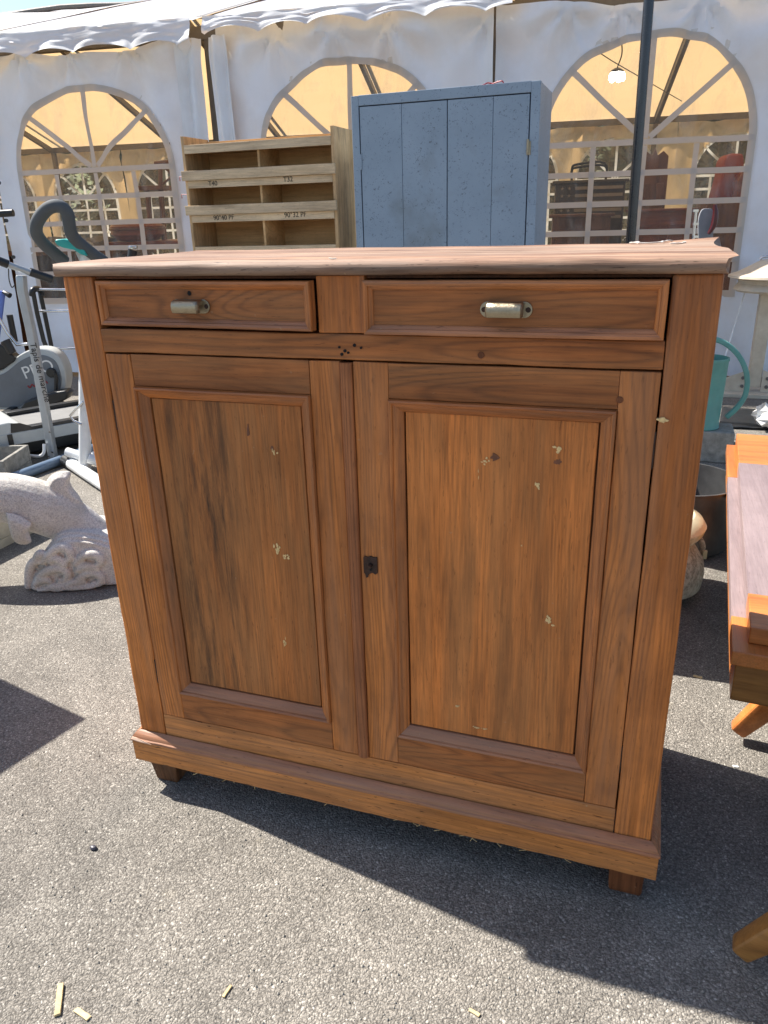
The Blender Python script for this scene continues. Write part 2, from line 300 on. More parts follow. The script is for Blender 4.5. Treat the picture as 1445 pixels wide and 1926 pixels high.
def pane_mat(name, haze):
    m, nt, b = nodes(name); v = coords(nt, (1, 1, 0.35))
    tr = nt.nodes.new('ShaderNodeBsdfTransparent'); tr.inputs[0].default_value = (0.97, 0.95, 0.91, 1)
    b.inputs['Base Color'].default_value = (0.62, 0.58, 0.52, 1); b.inputs['Roughness'].default_value = 0.12; b.inputs['Specular IOR Level'].default_value = 0.9
    cr = tex(nt, v, 7, 5, 0.7, 2.0, 0.8)
    f = math_(nt, 'MULTIPLY_ADD', ramp(nt, cr, [(0.50, 0.0), (0.75, 1.0)]), haze*1.2, haze*0.6)
    ms = nt.nodes.new('ShaderNodeMixShader'); nt.links.new(f, ms.inputs[0])
    nt.links.new(tr.outputs[0], ms.inputs[1]); nt.links.new(b.outputs[0], ms.inputs[2])
    nt.links.new(ms.outputs[0], nt.nodes['Material Output'].inputs['Surface'])
    bump(nt, b, tex(nt, coords(nt, (1, 1, 0.3)), 6, 4, 0.65, 1.0, 1.2), 1.0, 0.06)
    return m
PANE = pane_mat('clear_window_film', 0.20)
PANEF = pane_mat('far_window_film', 0.30)
def leafm():
    m, nt, b = nodes('leaf'); v = coords(nt)
    c = ramp(nt, tex(nt, v, 3, 3), [(0.3, (0.07, 0.095, 0.055)), (0.7, (0.14, 0.18, 0.105))])
    nt.links.new(c, b.inputs['Base Color']); b.inputs['Roughness'].default_value = 0.6
    t = nt.nodes.new('ShaderNodeBsdfTranslucent'); t.inputs[0].default_value = (0.32, 0.37, 0.25, 1)
    ms = nt.nodes.new('ShaderNodeMixShader'); ms.inputs[0].default_value = 0.5
    nt.links.new(b.outputs[0], ms.inputs[1]); nt.links.new(t.outputs[0], ms.inputs[2])
    nt.links.new(ms.outputs[0], nt.nodes['Material Output'].inputs['Surface'])
    return m
LEAF = leafm()
LAMP, _nt, _b = nodes('lit_lamp_bulb'); _b.inputs['Emission Color'].default_value = (1, 0.96, 0.88, 1); _b.inputs['Emission Strength'].default_value = 12

# ------------------------------------------------------------------ mesh helpers
ORG = {}
class MB:
    def __init__(s): s.v = []; s.f = []
    def add(s, vs, fs):
        o = len(s.v); s.v += [Vector(p) for p in vs]; s.f += [tuple(i+o for i in f) for f in fs]; return s
    def box(s, x0, x1, y0, y1, z0, z1, M=None):
        vs = [Vector((x, y, z)) for z in (z0, z1) for y in (y0, y1) for x in (x0, x1)]
        if M is not None: vs = [M @ p for p in vs]
        return s.add(vs, [(0, 2, 3, 1), (4, 5, 7, 6), (0, 1, 5, 4), (2, 6, 7, 3), (0, 4, 6, 2), (1, 3, 7, 5)])
    def obox(s, c, ex, ey, ez):
        c, ex, ey, ez = map(Vector, (c, ex, ey, ez))
        vs = [c+ex*a+ey*b+ez*d for d in (-1, 1) for b in (-1, 1) for a in (-1, 1)]
        return s.add(vs, [(0, 2, 3, 1), (4, 5, 7, 6), (0, 1, 5, 4), (2, 6, 7, 3), (0, 4, 6, 2), (1, 3, 7, 5)])
    def tube(s, pts, r, n=12, caps=True):
        pts = [Vector(p) for p in pts]; rs = r if isinstance(r, (list, tuple)) else [r]*len(pts)
        prev = None; vs = []; fs = []
        for i, p in enumerate(pts):
            t = (pts[min(i+1, len(pts)-1)]-pts[max(i-1, 0)]).normalized()
            if prev is None:
                a = t.orthogonal().normalized()
            else: a = (prev - t*prev.dot(t)).normalized()
            prev = a; b = t.cross(a)
            for k in range(n):
                an = 2*math.pi*k/n; vs.append(p+(a*math.cos(an)+b*math.sin(an))*rs[i])
        for i in range(len(pts)-1):
            for k in range(n):
                k2 = (k+1) % n; fs.append((i*n+k, i*n+k2, (i+1)*n+k2, (i+1)*n+k))
        if caps:
            fs.append(tuple(reversed(range(n)))); fs.append(tuple((len(pts)-1)*n+k for k in range(n)))
        return s.add(vs, fs)
    def lathe(s, prof, c, n=32, sx=1.0, sy=1.0):
        c = Vector(c); vs = []; fs = []
        for r_, z in prof:
            for k in range(n):
                a = 2*math.pi*k/n; vs.append(c+Vector((r_*math.cos(a)*sx, r_*math.sin(a)*sy, z)))
        for i in range(len(prof)-1):
            for k in range(n):
                k2 = (k+1) % n; fs.append((i*n+k, i*n+k2, (i+1)*n+k2, (i+1)*n+k))
        if prof[0][0] > 1e-6: fs.append(tuple(reversed(range(n))))
        if prof[-1][0] > 1e-6: fs.append(tuple((len(prof)-1)*n+k for k in range(n)))
        return s.add(vs, fs)
    def prism(s, poly, d):
        poly = [Vector(p) for p in poly]; d = Vector(d); n = len(poly)
        return s.add(poly+[p+d for p in poly], [tuple(reversed(range(n))), tuple(range(n, 2*n))]+[(i, (i+1) % n, n+(i+1) % n, n+i) for i in range(n)])
    def grid(s, nu, nv, fn, keep=None):
        ix = {}; vs = []; fs = []
        for j in range(nv+1):
            for i in range(nu+1): vs.append(Vector(fn(i/nu, j/nv)))
        for j in range(nv):
            for i in range(nu):
                if keep is None or keep((i+.5)/nu, (j+.5)/nv):
                    a = j*(nu+1)+i; fs.append((a, a+1, a+nu+2, a+nu+1))
        return s.add(vs, fs)
    def build(s, name, mat, parent=None, at=None, bevel=0.0, seg=2, smooth=35, cuts=None, wob=0.0, wscale=9.0, fix=True, solid=0.0):
        bm = bmesh.new(); vs = [bm.verts.new(p) for p in s.v]
        for f in s.f:
            try: bm.faces.new([vs[i] for i in f])
            except ValueError: pass
        loose = [v_ for v_ in bm.verts if not v_.link_faces]
        if loose: bmesh.ops.delete(bm, geom=loose, context='VERTS')
        if fix: bmesh.ops.recalc_face_normals(bm, faces=bm.faces)
        if bevel:
            es = [e for e in bm.edges if len(e.link_faces) == 2 and e.calc_face_angle(0) > R(30)]
            bmesh.ops.bevel(bm, geom=es, offset=bevel, segments=seg, profile=0.5, affect='EDGES', clamp_overlap=True)
        if cuts:
            ax, n = cuts; lo = min(v_.co[ax] for v_ in bm.verts); hi = max(v_.co[ax] for v_ in bm.verts)
            no = Vector((0, 0, 0)); no[ax] = 1
            for k in range(1, n):
                co = Vector((0, 0, 0)); co[ax] = lo+(hi-lo)*k/n
                bmesh.ops.bisect_plane(bm, geom=bm.verts[:]+bm.edges[:]+bm.faces[:], plane_co=co, plane_no=no)
        if wob:
            for v_ in bm.verts:
                q = v_.co*wscale; v_.co += Vector((noise.noise(q), noise.noise(q+Vector((9, 3, 1))), noise.noise(q+Vector((2, 8, 5)))))*wob
        o_ = ORG[parent.name] if parent is not None else (Vector(at) if at is not None else Vector((0, 0, 0)))
        for v_ in bm.verts: v_.co -= o_
        me = bpy.data.meshes.new(name); bm.to_mesh(me); bm.free()
        if bevel and smooth: smooth = min(smooth, 20)
        if smooth:
            me.shade_smooth(); me.set_sharp_from_angle(angle=R(smooth))
        me.materials.append(mat)
        ob = bpy.data.objects.new(name, me); COL.objects.link(ob)
        if parent is not None: ob.parent = parent
        else: ob.location = o_
        ORG[ob.name] = o_
        if solid:
            md = ob.modifiers.new('thickness', 'SOLIDIFY'); md.thickness = solid; md.offset = 0
        return ob
def tag(o, label=None, cat=None, group=None, kind=None):
    if label: o['label'] = label
    if cat: o['category'] = cat
    if group: o['group'] = group
    if kind: o['kind'] = kind
    return o
def thing(name, at, label, cat, group=None):
    o = bpy.data.objects.new(name, None); COL.objects.link(o); o.location = at; o.empty_display_size = 0.1
    ORG[o.name] = Vector(at); return tag(o, label, cat, group)
def box(name, mat, parent, x0, x1, y0, y1, z0, z1, bevel=0.002, **k):
    return MB().box(x0, x1, y0, y1, z0, z1).build(name, mat, parent, bevel=bevel, **k)
def tube(name, mat, parent, pts, r, n=12, **k):
    return MB().tube(pts, r, n).build(name, mat, parent, smooth=50, **k)
def spline(pts, n=8):
    pts = [Vector(p) for p in pts]; P = [2*pts[0]-pts[1]]+pts+[2*pts[-1]-pts[-2]]; out = []
    for i in range(1, len(P)-2):
        for k in range(n):
            t = k/n; a, b, c, d = P[i-1], P[i], P[i+1], P[i+2]
            out.append(0.5*((2*b)+(c-a)*t+(2*a-5*b+4*c-d)*t*t+(3*b-a-3*c+d)*t**3))
    out.append(pts[-1]); return out
def text(name, body, size, mat, parent, origin, xdir, ydir, depth=0.0006):
    """flat lettering whose baseline runs along xdir from origin"""
    c = bpy.data.curves.new(name, 'FONT'); c.body = body; c.size = size; c.extrude = depth
    t = bpy.data.objects.new(name, c); COL.objects.link(t); dg = bpy.context.evaluated_depsgraph_get()
    me = bpy.data.meshes.new_from_object(t.evaluated_get(dg)); bpy.data.objects.remove(t)
    x = Vector(xdir).normalized(); z = x.cross(Vector(ydir)).normalized(); y = z.cross(x)
    M = Matrix(((x.x, y.x, z.x, origin[0]), (x.y, y.y, z.y, origin[1]), (x.z, y.z, z.z, origin[2]), (0, 0, 0, 1)))
    me.transform(Matrix.Translation(-ORG[parent.name]) @ M); me.materials.clear(); me.materials.append(mat)
    o = bpy.data.objects.new(name, me); COL.objects.link(o); o.parent = parent; ORG[o.name] = ORG[parent.name]; return o

# ================================================================== GROUND
g = MB(); g.add([(-300, -300, 0), (300, -300, 0), (300, 300, 0), (-300, 300, 0)], [(0, 1, 2, 3)])
tag(g.build('ground', ASPH, smooth=0), kind='structure')

# ================================================================== TENT
TA = Vector((-4.6, 4.44, 0)); TB = Vector((1.33, 5.3, 0)); TU = (TB-TA).normalized(); TN = Vector((TU.y, -TU.x, 0))
def T(s, z, off=0.0): return TA+TU*s+TN*off+Vector((0, 0, z))
DEPTH = 8.2; EAVE = 2.70; RIDGE = 3.92
tent = thing('marquee_tent', T(1, 0, -4), 'long white marquee tent with arched clear windows behind the furniture', 'tent')
def arch(s0, hw, zs, za, zb, n=40):
    """outline of an arched window, counter-clockwise from bottom left, in (s, z)"""
    pts = [(s0-hw, zb), (s0+hw, zb)]
    for k in range(n+1):
        a = math.pi*k/n; pts.append((s0+hw*math.copysign(abs(math.cos(a))**0.92, math.cos(a)), zs+(za-zs)*math.sin(a)**0.95))
    return pts
def inside(s, z, s0, hw, zs, za, zb):
    if z < zb or abs(s-s0) > hw: return False
    if z <= zs: return True
    return (abs(s-s0)/hw)**2.1+((z-zs)/(za-zs))**2.1 < 1
def fold(s, z, seed=0.0, amp=1.0, ztop=2.6):
    q = Vector((s*1.1+seed, z*0.45, seed*3.1))
    d = 0.08*noise.noise(q*1.3)+0.045*noise.noise(Vector((s*4.5+seed, z*0.8, 4.0)))+0.012*noise.noise(Vector((s*5+z*4+seed, z*3-s*2, 2.0)))
    t = max(0.0, min(1.0, (z-1.3)/(ztop-1.3)))
    for k in range(int(s/.53)-1, int(s/.53)+3):      # folds fanning out from each tie point
        si = k*.53+.12*math.sin(k*2.3+seed); dx, dz_ = s-si, ztop-z; r_ = math.hypot(dx, dz_); th = math.atan2(dx, max(dz_, .02))
        d += .040*math.exp(-r_/.55)*math.cos(7*th+k+seed)*min(1, r_/.12)
    d += t*t*0.055*math.sin(s*8.5+2.5*noise.noise(Vector((s*1.5, z*.6, seed)))+seed)
    d += 0.009*noise.noise(Vector((s*12, z*4, seed)))
    b_ = max(0.0, 1-z/0.5); d += b_*0.05*noise.noise(Vector((s*3, z*3, seed+5)))
    return d*amp
def strip(mb, p, q, wd, fn, n=10):
    p = Vector((*p, 0)); q = Vector((*q, 0)); d = (q-p).normalized(); o = Vector((-d.y, d.x, 0))*wd/2
    vs = []; fs = []
    for i in range(n+1):
        c = p.lerp(q, i/n)
        for e in (c-o, c+o): vs.append(fn(e.x, e.y))
        if i: a = 2*i; fs.append((a-2, a-1, a+1, a))
    return mb.add(vs, fs)
def sidewall(s0, s1, win, seed, top, off0=0.0, mat=CWALL, pane=PANE, res=0.028, bars=True, bmat=None, flip=1.0, zb=0.04, amp=1.0):
    nu = max(8, int((s1-s0)/res)); nv = int(2.6/res)
    def f(u, v):
        s = s0+(s1-s0)*u; z = zb+(top(s)-zb)*v
        return T(s, z, off0+flip*fold(s, z, seed, amp))
    def keep(u, v):
        s = s0+(s1-s0)*u; z = zb+(top(s)-zb)*v
        return win is None or not inside(s, z, *win)
    wl = MB().grid(nu, nv, f, keep).build('sidewall', mat, tent, fix=False, smooth=60)
    if win:
        c, hw, zs, za, zbw = win
        P = lambda e: (lambda s, z: T(s, z, off0+flip*(fold(s, z, seed, amp)+e)))
        n_ = 26
        MB().grid(n_, n_, lambda u, v: P(-0.004)(c-hw+2*hw*u, zbw+(za-zbw)*v),
                  lambda u, v: inside(c-hw+2*hw*u, zbw+(za-zbw)*v, c, hw+.05, zs, za+.05, zbw)).build('window_pane', pane, wl, fix=False, smooth=60)
        # sewn border
        o_ = arch(c, hw+.014, zs, za+.014, zbw-.014, 110); i_ = arch(c, hw-.036, zs, za-.036, zbw+.036, 110)
        mb = MB(); m_ = len(o_); vs = [P(.012)(*q) for q in o_]+[P(.012)(*q) for q in i_]
        mb.add(vs, [(k, (k+1) % m_, m_+(k+1) % m_, m_+k) for k in range(m_)]); mb.build('window_border', bmat or CBAR, wl, fix=False)
        if bars:
            wd = 0.040; E = P(.016)
            def bar(p, q): strip(MB(), p, q, wd, E, 14).build('window_strip', bmat or CBAR, wl, fix=False)
            zz = zs
            while zz > zbw+.12:
                bar((c-hw, zz), (c+hw, zz)); zz -= 0.205
            for dx in (-0.36, 0, 0.36): bar((c+dx, zbw), (c+dx, zs-.024))
            bar((c, zs+.024), (c, za)); 
            for sg in (-1, 1): bar((c+sg*.03, zs+.03), (c+sg*hw*.74, zs+(za-zs)*.70))
    return wl
tL = lambda s: 2.60-0.05*max(0, math.sin((s-0.05)/1.35*math.pi))*(1 if .05 < s < 1.4 else 0)
tM = lambda s: 2.70-0.02*math.sin((s-1.7)/2.15*math.pi)
tR = lambda s: 2.66-0.055*math.sin(max(0, min(1, (s-3.86)/2.1))*math.pi)
sidewall(-0.36, 1.56, (0.57, 0.715, 1.72, 2.33, 0.66), 1.0, tL)
sidewall(1.72, 3.85, (2.77, 0.715, 1.74, 2.40, 0.66), 4.0, tM, off0=0.01)
sidewall(3.862, 6.02, (4.95, 0.745, 1.74, 2.42, 0.66), 8.0, tR, off0=-0.005)
sidewall(6.03, 8.2, None, 11.0, tM, res=.08)
sidewall(-2.5, -0.375, None, 13.0, lambda s: 2.56, off0=0.015, res=.06)
sidewall(-9.0, -2.51, None, 15.0, lambda s: 2.56, res=.12)
# eyelets down the lap of the sidewall
for z in (0.75, 1.05, 1.35, 1.65, 1.95):
    MB().tube([T(-0.30, z, .065), T(-0.30, z, .085)], 0.016, 10).build('eyelet', BLKP, tent)
MB().tube([T(4.18, 2.585, .05), T(4.18, 2.585, .075)], 0.016, 10).build('eyelet', BLKP, tent)
# narrow lapped flaps either side of the gap between two bays
for a, b, sd, off in ((1.42, 1.60, 21.0, .05), (1.70, 1.86, 23.0, .05)):
    MB().grid(10, 60, lambda u, v: T(a+(b-a)*u+.03*(v-.5)*(1 if a < 1.6 else -1), .05+2.55*v, off+.03*math.sin(u*9+sd)+.4*fold(a+u*.3, v*2.5, sd)), None).build('wall_flap', CWALL, tent, fix=False, smooth=60)
# far wall
far = [-8.0, -6.2, -4.45, -2.72, -0.9, 0.95, 2.8, 4.0, 5.45, 7.35]
for k, c in enumerate(far):
    a = (far[k-1]+c)/2 if k else c-1.0; b = (far[k+1]+c)/2 if k+1 < len(far) else c+1.0
    hw = 0.66 if k != 7 else 0.5
    sidewall(a, b, (c, hw, 1.78, 2.40, 0.7), 30.0+k, lambda s: 2.62+.03*math.sin(s*7), off0=-DEPTH, mat=CFAR, pane=PANEF, bmat=CBARF, res=.05, amp=0.8)
# gable ends
for s in (-9.0, 8.35):
    MB().add([T(s, 0.03, 0), T(s, 0.03, -DEPTH), T(s, EAVE, -DEPTH), T(s, RIDGE, -DEPTH/2), T(s, EAVE, 0)], [(0, 1, 2, 3, 4)]).build('gable_wall', CFAR, tent, fix=False)
# roof: one sheet per bay
BAYS = [-9.0, -6.95, -4.9, -2.45, -0.38, 1.64, 3.85, 6.02, 8.35]
for k in range(len(BAYS)-1):
    a, b = BAYS[k]+.012, BAYS[k+1]-.012
    def rf(u, v, a=a, b=b, k=k):
        s = a+(b-a)*u; t = -1+2*v
        off = .12-(DEPTH+.24)*v
        z = RIDGE-(RIDGE-EAVE)*abs(t)**1.04
        z -= 0.05*math.sin(u*math.pi)*math.sin(min(1, abs(t)+.1)*math.pi) if abs(t) < .9 else 0
        z += 0.012*noise.noise(Vector((s*2, v*7, k)))
        return T(s, z, off)
    MB().grid(24, 60, rf).build('roof_sheet', CROOF, tent, fix=False, smooth=50)
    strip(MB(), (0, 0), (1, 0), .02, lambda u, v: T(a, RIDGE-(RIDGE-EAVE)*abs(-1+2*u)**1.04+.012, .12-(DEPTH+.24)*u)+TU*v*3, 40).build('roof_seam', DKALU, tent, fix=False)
# dark tube along the upper slope
tube('roof_dark_line', DKALU, tent, [T(s, RIDGE-.16+.02*math.sin(s*3), -DEPTH/2+.55) for s in np.linspace(-8.8, .4, 24)], .03, 8)
# valance with scallops and puckers
def valance(s0, s1, zbase, seed, pts):
    def f(u, v):
        s = s0+(s1-s0)*u; ph = (s-s0)/0.42
        ph += .25*noise.noise(Vector((s*1.3, seed, 3))); sc = abs(math.sin(ph*math.pi))**.6
        zl = zbase-.075+.05*sc+.018*noise.noise(Vector((s*2.1, seed, 0)))
        z = EAVE+.015+(zl-EAVE-.015)*v
        o = .125+.05*v+.03*v*noise.noise(Vector((s*4.5, v*1.5+seed, seed)))+.012*noise.noise(Vector((s*5+v*3, v*7, seed)))
        return T(s, z, o)
    MB().grid(int((s1-s0)/.02), 10, f).build('valance', CVAL, tent, fix=False, smooth=60)
valance(-9.0, 1.60, 2.60, 2.0, None); valance(1.70, 3.98, 2.66, 6.0, None); valance(5.9, 8.3, 2.68, 9.0, None)
# frame
for k, s in enumerate(BAYS):
    MB().obox(T(s, 1.33, -.10), TU*.03, TN*.03, (0, 0, 1.33)).build('post', DKALU, tent)
    MB().obox(T(s, 1.33, -DEPTH+.14), TU*.035, TN*.035, (0, 0, 1.33)).build('post', DKALU, tent)
    for a, b in ((-.1, -DEPTH/2), (-DEPTH+.14, -DEPTH/2)):
        p, q = T(s, EAVE-.08, a), T(s, RIDGE-.10, b); d = (q-p)
        MB().obox((p+q)/2, TU*.028, d/2, TU.cross(d).normalized()*.04).build('rafter', DKALU, tent)
for off, z in ((-.10, EAVE-.05), (-DEPTH+.14, EAVE-.06), (-DEPTH/2, RIDGE-.11)):
    MB().obox(T(-.325, z, off), TU*8.65, TN*.035, (0, 0, .045)).build('eave_beam', DKALU, tent)
tube('guy_cable', BLKP, tent, [T(4.3, 3.1, -3), T(5.0, 2.95, -4.4), T(6.2, 2.75, -6.8)], .006, 6)
# hanging lit lamps inside
def lamp(p, top, label):
    L = thing('hanging_lamp', p, label, 'lamp', 'lit lamps under the tent roof')
    tube('cable', BLKP, L, spline([top, (p+top)/2+TU*.04, p+Vector((0, 0, .08))], 6), .006, 6)
    MB().lathe([(.02, .08), (.055, .06), (.06, .045), (.02, .04)], p, 16).build('lamp_cap', BLKP, L)
    for k in range(5):
        a = k*2*math.pi/5
        c = p+Vector((.05*math.cos(a), .05*math.sin(a), 0))
        MB().lathe([(.010, .045), (.02, .025), (.024, 0), (.016, -.022), (0.0, -.028)], c, 12).build('bulb', LAMP, L)
lp = VP(1160, 147, T(4.9, 0, -1.5)); lamp(lp, lp+Vector((-.02, 0, .42)), 'cluster of lit bulbs hanging on a cable behind the tent window')
lp2 = VP(1207, 6, T(5.0, 0, -1.5)); lamp(lp2, lp2+Vector((0, 0, .30)), 'cluster of lit bulbs hanging above the top edge of the tent wall')

# ================================================================== BUFFET
BF = thing('old_buffet', (0, .25, 0), 'old two-door pine buffet with two drawers and metal pulls', 'buffet')
HW = 0.58; ZT = 1.196
# top: two boards, slightly cupped and worn
def top_board(y0, y1, name='top_board'):
    mb = MB(); n = 60; prof = []
    m_ = 10
    r_ = .009
    t0, t1 = ZT+.001, 1.220
    # cross-section (y, z)
    cs = []
    fr_ = y0 < 0
    if fr_:
        for k in range(7):
            a = -math.pi/2-math.pi*k/6; cs.append((y0+.011+.011*math.cos(a), (t0+t1)/2+.0115*math.sin(a)))
    else: cs += [(y0, t0), (y0, t1)]
    for k in range(1, 6): cs.append((y0+(y1-y0)*k/6+.0, t1))
    cs += [(y1, t1), (y1, t0)]
    N_ = len(cs); vs = []; fs = []
    for i in range(n+1):
        x = -.5975+1.195*i/n
        e = 0.0
        for (y, z) in cs:
            yy = y; xx = x; zz = z
            # worn corners
            if i in (0, n):
                sg = -1 if i == 0 else 1
                if fr_ and y < y0+.03: xx -= sg*.016*(1-(y-y0)/.03)
                if z < t1-.001: xx -= sg*.003
            if y > .30 and x > .45: zz += .010*((y-.3)/.21)**2*((x-.45)/.15)
            if y > .25: xx -= .016*math.sin((y-.25)/.26*math.pi)*max(0, (x-.5)/.1)
            wv = noise.noise(Vector((x*7, y*9, z*20)))
            zz += .0014*wv
            if fr_ and y < y0+.02: yy += .0022*noise.noise(Vector((x*16, 3, z*30)))+.0035*max(0, noise.noise(Vector((x*38, 8, z*40)))-.35)
            vs.append((xx, yy, zz))
    for i in range(n):
        for k in range(N_):
            k2 = (k+1) % N_; fs.append((i*N_+k, i*N_+k2, (i+1)*N_+k2, (i+1)*N_+k))
    fs += [tuple(range(N_)), tuple(n*N_+k for k in reversed(range(N_)))]
    mb.add(vs, fs); return mb.build(name, WTOP, BF, smooth=40)
top_board(-.021, .242); top_board(.2435, .511)
for (x, y, w_, l, a) in ((.47, .44, .006, .05, .3), (.52, .40, .004, .06, 1.1), (.44, .47, .008, .02, -.4), (.50, .48, .005, .03, .9), (-.02, -.0, .003, .014, .2)):
    M_ = Matrix.Translation((x, y, 1.2225+(.008*((y-.3)/.21)**2*((x-.45)/.15) if x > .45 and y > .3 else 0))) @ Matrix.Rotation(a, 4, 'Z')
    MB().box(-l/2, l/2, -w_/2, w_/2, -.001, .0012, M_).build('paint_mark', WHITEM, BF, bevel=.001, cuts=(0, 4), wob=.002, wscale=90)
# carcass
for sx in (-1, 1):
    a, b = sorted((sx*.5115, sx*HW))
    box('corner_post', WZ, BF, a, b, .0015, .05, .090, ZT, .0035, cuts=(2, 26), wob=.0016, wscale=11)
    a, b = sorted((sx*(HW-.022), sx*(HW-.004)))
    box('side_panel', WZ, BF, a, b, .051, .47, .12, ZT, .002)
    a, b = sorted((sx*.53, sx*HW))
    box('back_post', WZ, BF, a, b, .471, .51, .05, ZT, .003)
box('back_panel', WDK, BF, -.528, .528, .49, .505, .10, ZT, .001)
box('bottom_board', WDK, BF, -.557, .557, .052, .488, .165, .185, .001)
box('dust_board', WDK, BF, -.5105, .5105, .052, .488, 1.06, 1.072, .001)
box('drawer_divider', WZ, BF, -.0535, .0345, .0008, .03, 1.102, ZT, .0015, cuts=(2, 5), wob=.0008)
box('cross_rail', WX, BF, -.5105, .5105, .0005, .045, 1.0565, 1.1005, .002, cuts=(0, 30), wob=.0012, wscale=13)
box('bottom_rail', WPLI, BF, -.5105, .5105, .0025, .045, .100, .2125, .0025, cuts=(0, 30), wob=.0014, wscale=13)
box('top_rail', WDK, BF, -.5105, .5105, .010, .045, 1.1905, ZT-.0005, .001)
for k in range(6):
    x, z = ((-.016, 1.078), (-.006, 1.072), (.000, 1.069), (.012, 1.082), (.024, 1.078), (-.012, 1.066))[k]
    MB().tube([(x, -.0012, z), (x, .006, z)], .0022+.0007*(k % 2), 8).build('worm_hole', BLACK, BF)
# plinth with moulded top edge
def plinth(name, p, q, out, cap=False):
    """front or side run of plinth: profile swept p->q, out = outward direction, mitred corners"""
    p = Vector(p); q = Vector(q); d = (q-p).normalized(); o = Vector(out)
    prof = [(0, .078), (.0155, .078), (.0160, .1335), (0, .1335)] if not cap else [(0, .1338), (.0180, .1338), (.0188, .1365), (.0180, .1395), (.0150, .1415), (.0146, .1440), (.0120, .1490), (.0060, .1545), (0, .1570)]
    n = 44; m_ = len(prof); vs = []; fs = []
    for i in range(n+1):
        for (u, z) in prof:
            a = p-d*(u if name == 'front' else 0); b = q+d*(u if name == 'front' else 0)
            if name != 'front': a = p-d*u; b = q
            c = a.lerp(b, i/n)+o*u
            zz = z+(.0018*noise.noise(c*23)+.004*max(0, noise.noise(c*31)-.1) if z < .1 else .0012*noise.noise(c*30))
            vs.append(c+Vector((0, 0, zz)))
    for i in range(n):
        for k in range(m_):
            k2 = (k+1) % m_; fs.append((i*m_+k, i*m_+k2, (i+1)*m_+k2, (i+1)*m_+k))
    fs += [tuple(range(m_)), tuple(n*m_+k for k in reversed(range(m_)))]
    return MB().add(vs, fs).build('plinth_moulding' if cap else 'plinth', WDUST_SKY if cap else WPLI, BF, smooth=30)
for cap in (False, True):
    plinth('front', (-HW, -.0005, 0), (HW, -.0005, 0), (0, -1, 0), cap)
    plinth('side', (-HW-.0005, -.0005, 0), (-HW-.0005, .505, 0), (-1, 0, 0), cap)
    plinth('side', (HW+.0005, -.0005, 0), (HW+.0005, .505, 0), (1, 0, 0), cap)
# fresh split on the plinth corner
MB().add([(-.5945, -.0160, .1440), (-.5975, -.0195, .1385), (-.575, -.0196, .1350), (-.540, -.0194, .1345), (-.556, -.0192, .1390), (-.582, -.0165, .1430)], [(0, 1, 2, 3, 4, 5)]).build('split_patch', FRESH, BF, smooth=0, solid=.0012)
# fibres under the plinth
for k in range(16):
    x = random.choice((-1, 1))*random.uniform(.05, .45); l = random.uniform(.006, .016)
    tube('torn_fibre', CHIP, BF, [(x, -.013, .079), (x+random.uniform(-.006, .006), -.012, .079-l*.5), (x+random.uniform(-.012, .012), -.013, .079-l)], .0006, 5)
# feet
def foot(x0, x1, y0, y1, h, tp, mat=WFOOT):
    c = Vector(((x0+x1)/2, (y0+y1)/2, 0)); vs = []
    for z, k in ((0, tp*.92), (.008, tp), (h, 1.0)):
        for (a, b) in ((x0, y0), (x1, y0), (x1, y1), (x0, y1)):
            vs.append((c.x+(a-c.x)*k, c.y+(b-c.y)*k, z))
    fs = [(3, 2, 1, 0), (8, 9, 10, 11)]+[(j*4+i, j*4+(i+1) % 4, j*4+4+(i+1) % 4, j*4+4+i) for j in (0, 1) for i in range(4)]
    MB().add(vs, fs).build('foot', mat, BF, bevel=.003, cuts=(2, 5), wob=.0025, wscale=25)
foot(-.578, -.500, .004, .075, .079, .78); foot(.508, .578, .006, .07, .079, .92, WDK)
foot(-.578, -.508, .43, .50, .079, .85); foot(.508, .578, .43, .50, .079, .85)
# mitred moulding pieces
def moulding(parent, A, B, inward, prof, mat, name='moulding', y=0.0, wob=.0006, miter=True):
    """A,B corners (x,z) of the outer edge; inward (x,z); prof = [(u inset, v proud)]"""
    A = Vector((A[0], 0, A[1])); B = Vector((B[0], 0, B[1])); e = (B-A).normalized(); n_ = Vector((inward[0], 0, inward[1]))
    n = 20; m_ = len(prof); vs = []; fs = []
    for i in range(n+1):
        for (u, v) in prof:
            a = A+n_*u+(e*u if miter else e*0); b = B+n_*u-(e*u if miter else e*0)
            c = a.lerp(b, i/n); c.y = y-v
            c += Vector((noise.noise(c*17), noise.noise(c*19+Vector((4, 4, 4))), noise.noise(c*21)))*wob
            vs.append(c)
    for i in range(n):
        for k in range(m_):
            k2 = (k+1) % m_; fs.append((i*m_+k, i*m_+k2, (i+1)*m_+k2, (i+1)*m_+k))
    fs += [tuple(range(m_)), tuple(n*m_+k for k in reversed(range(m_)))]
    return MB().add(vs, fs).build(name, mat, parent, smooth=28)
DPROF = [(0, .004), (.001, .0085), (.004, .0098), (.0066, .0080), (.0078, .0042), (.013, .0016), (.019, -.0035), (.0235, -.0088), (.0238, -.016), (0, -.016)]
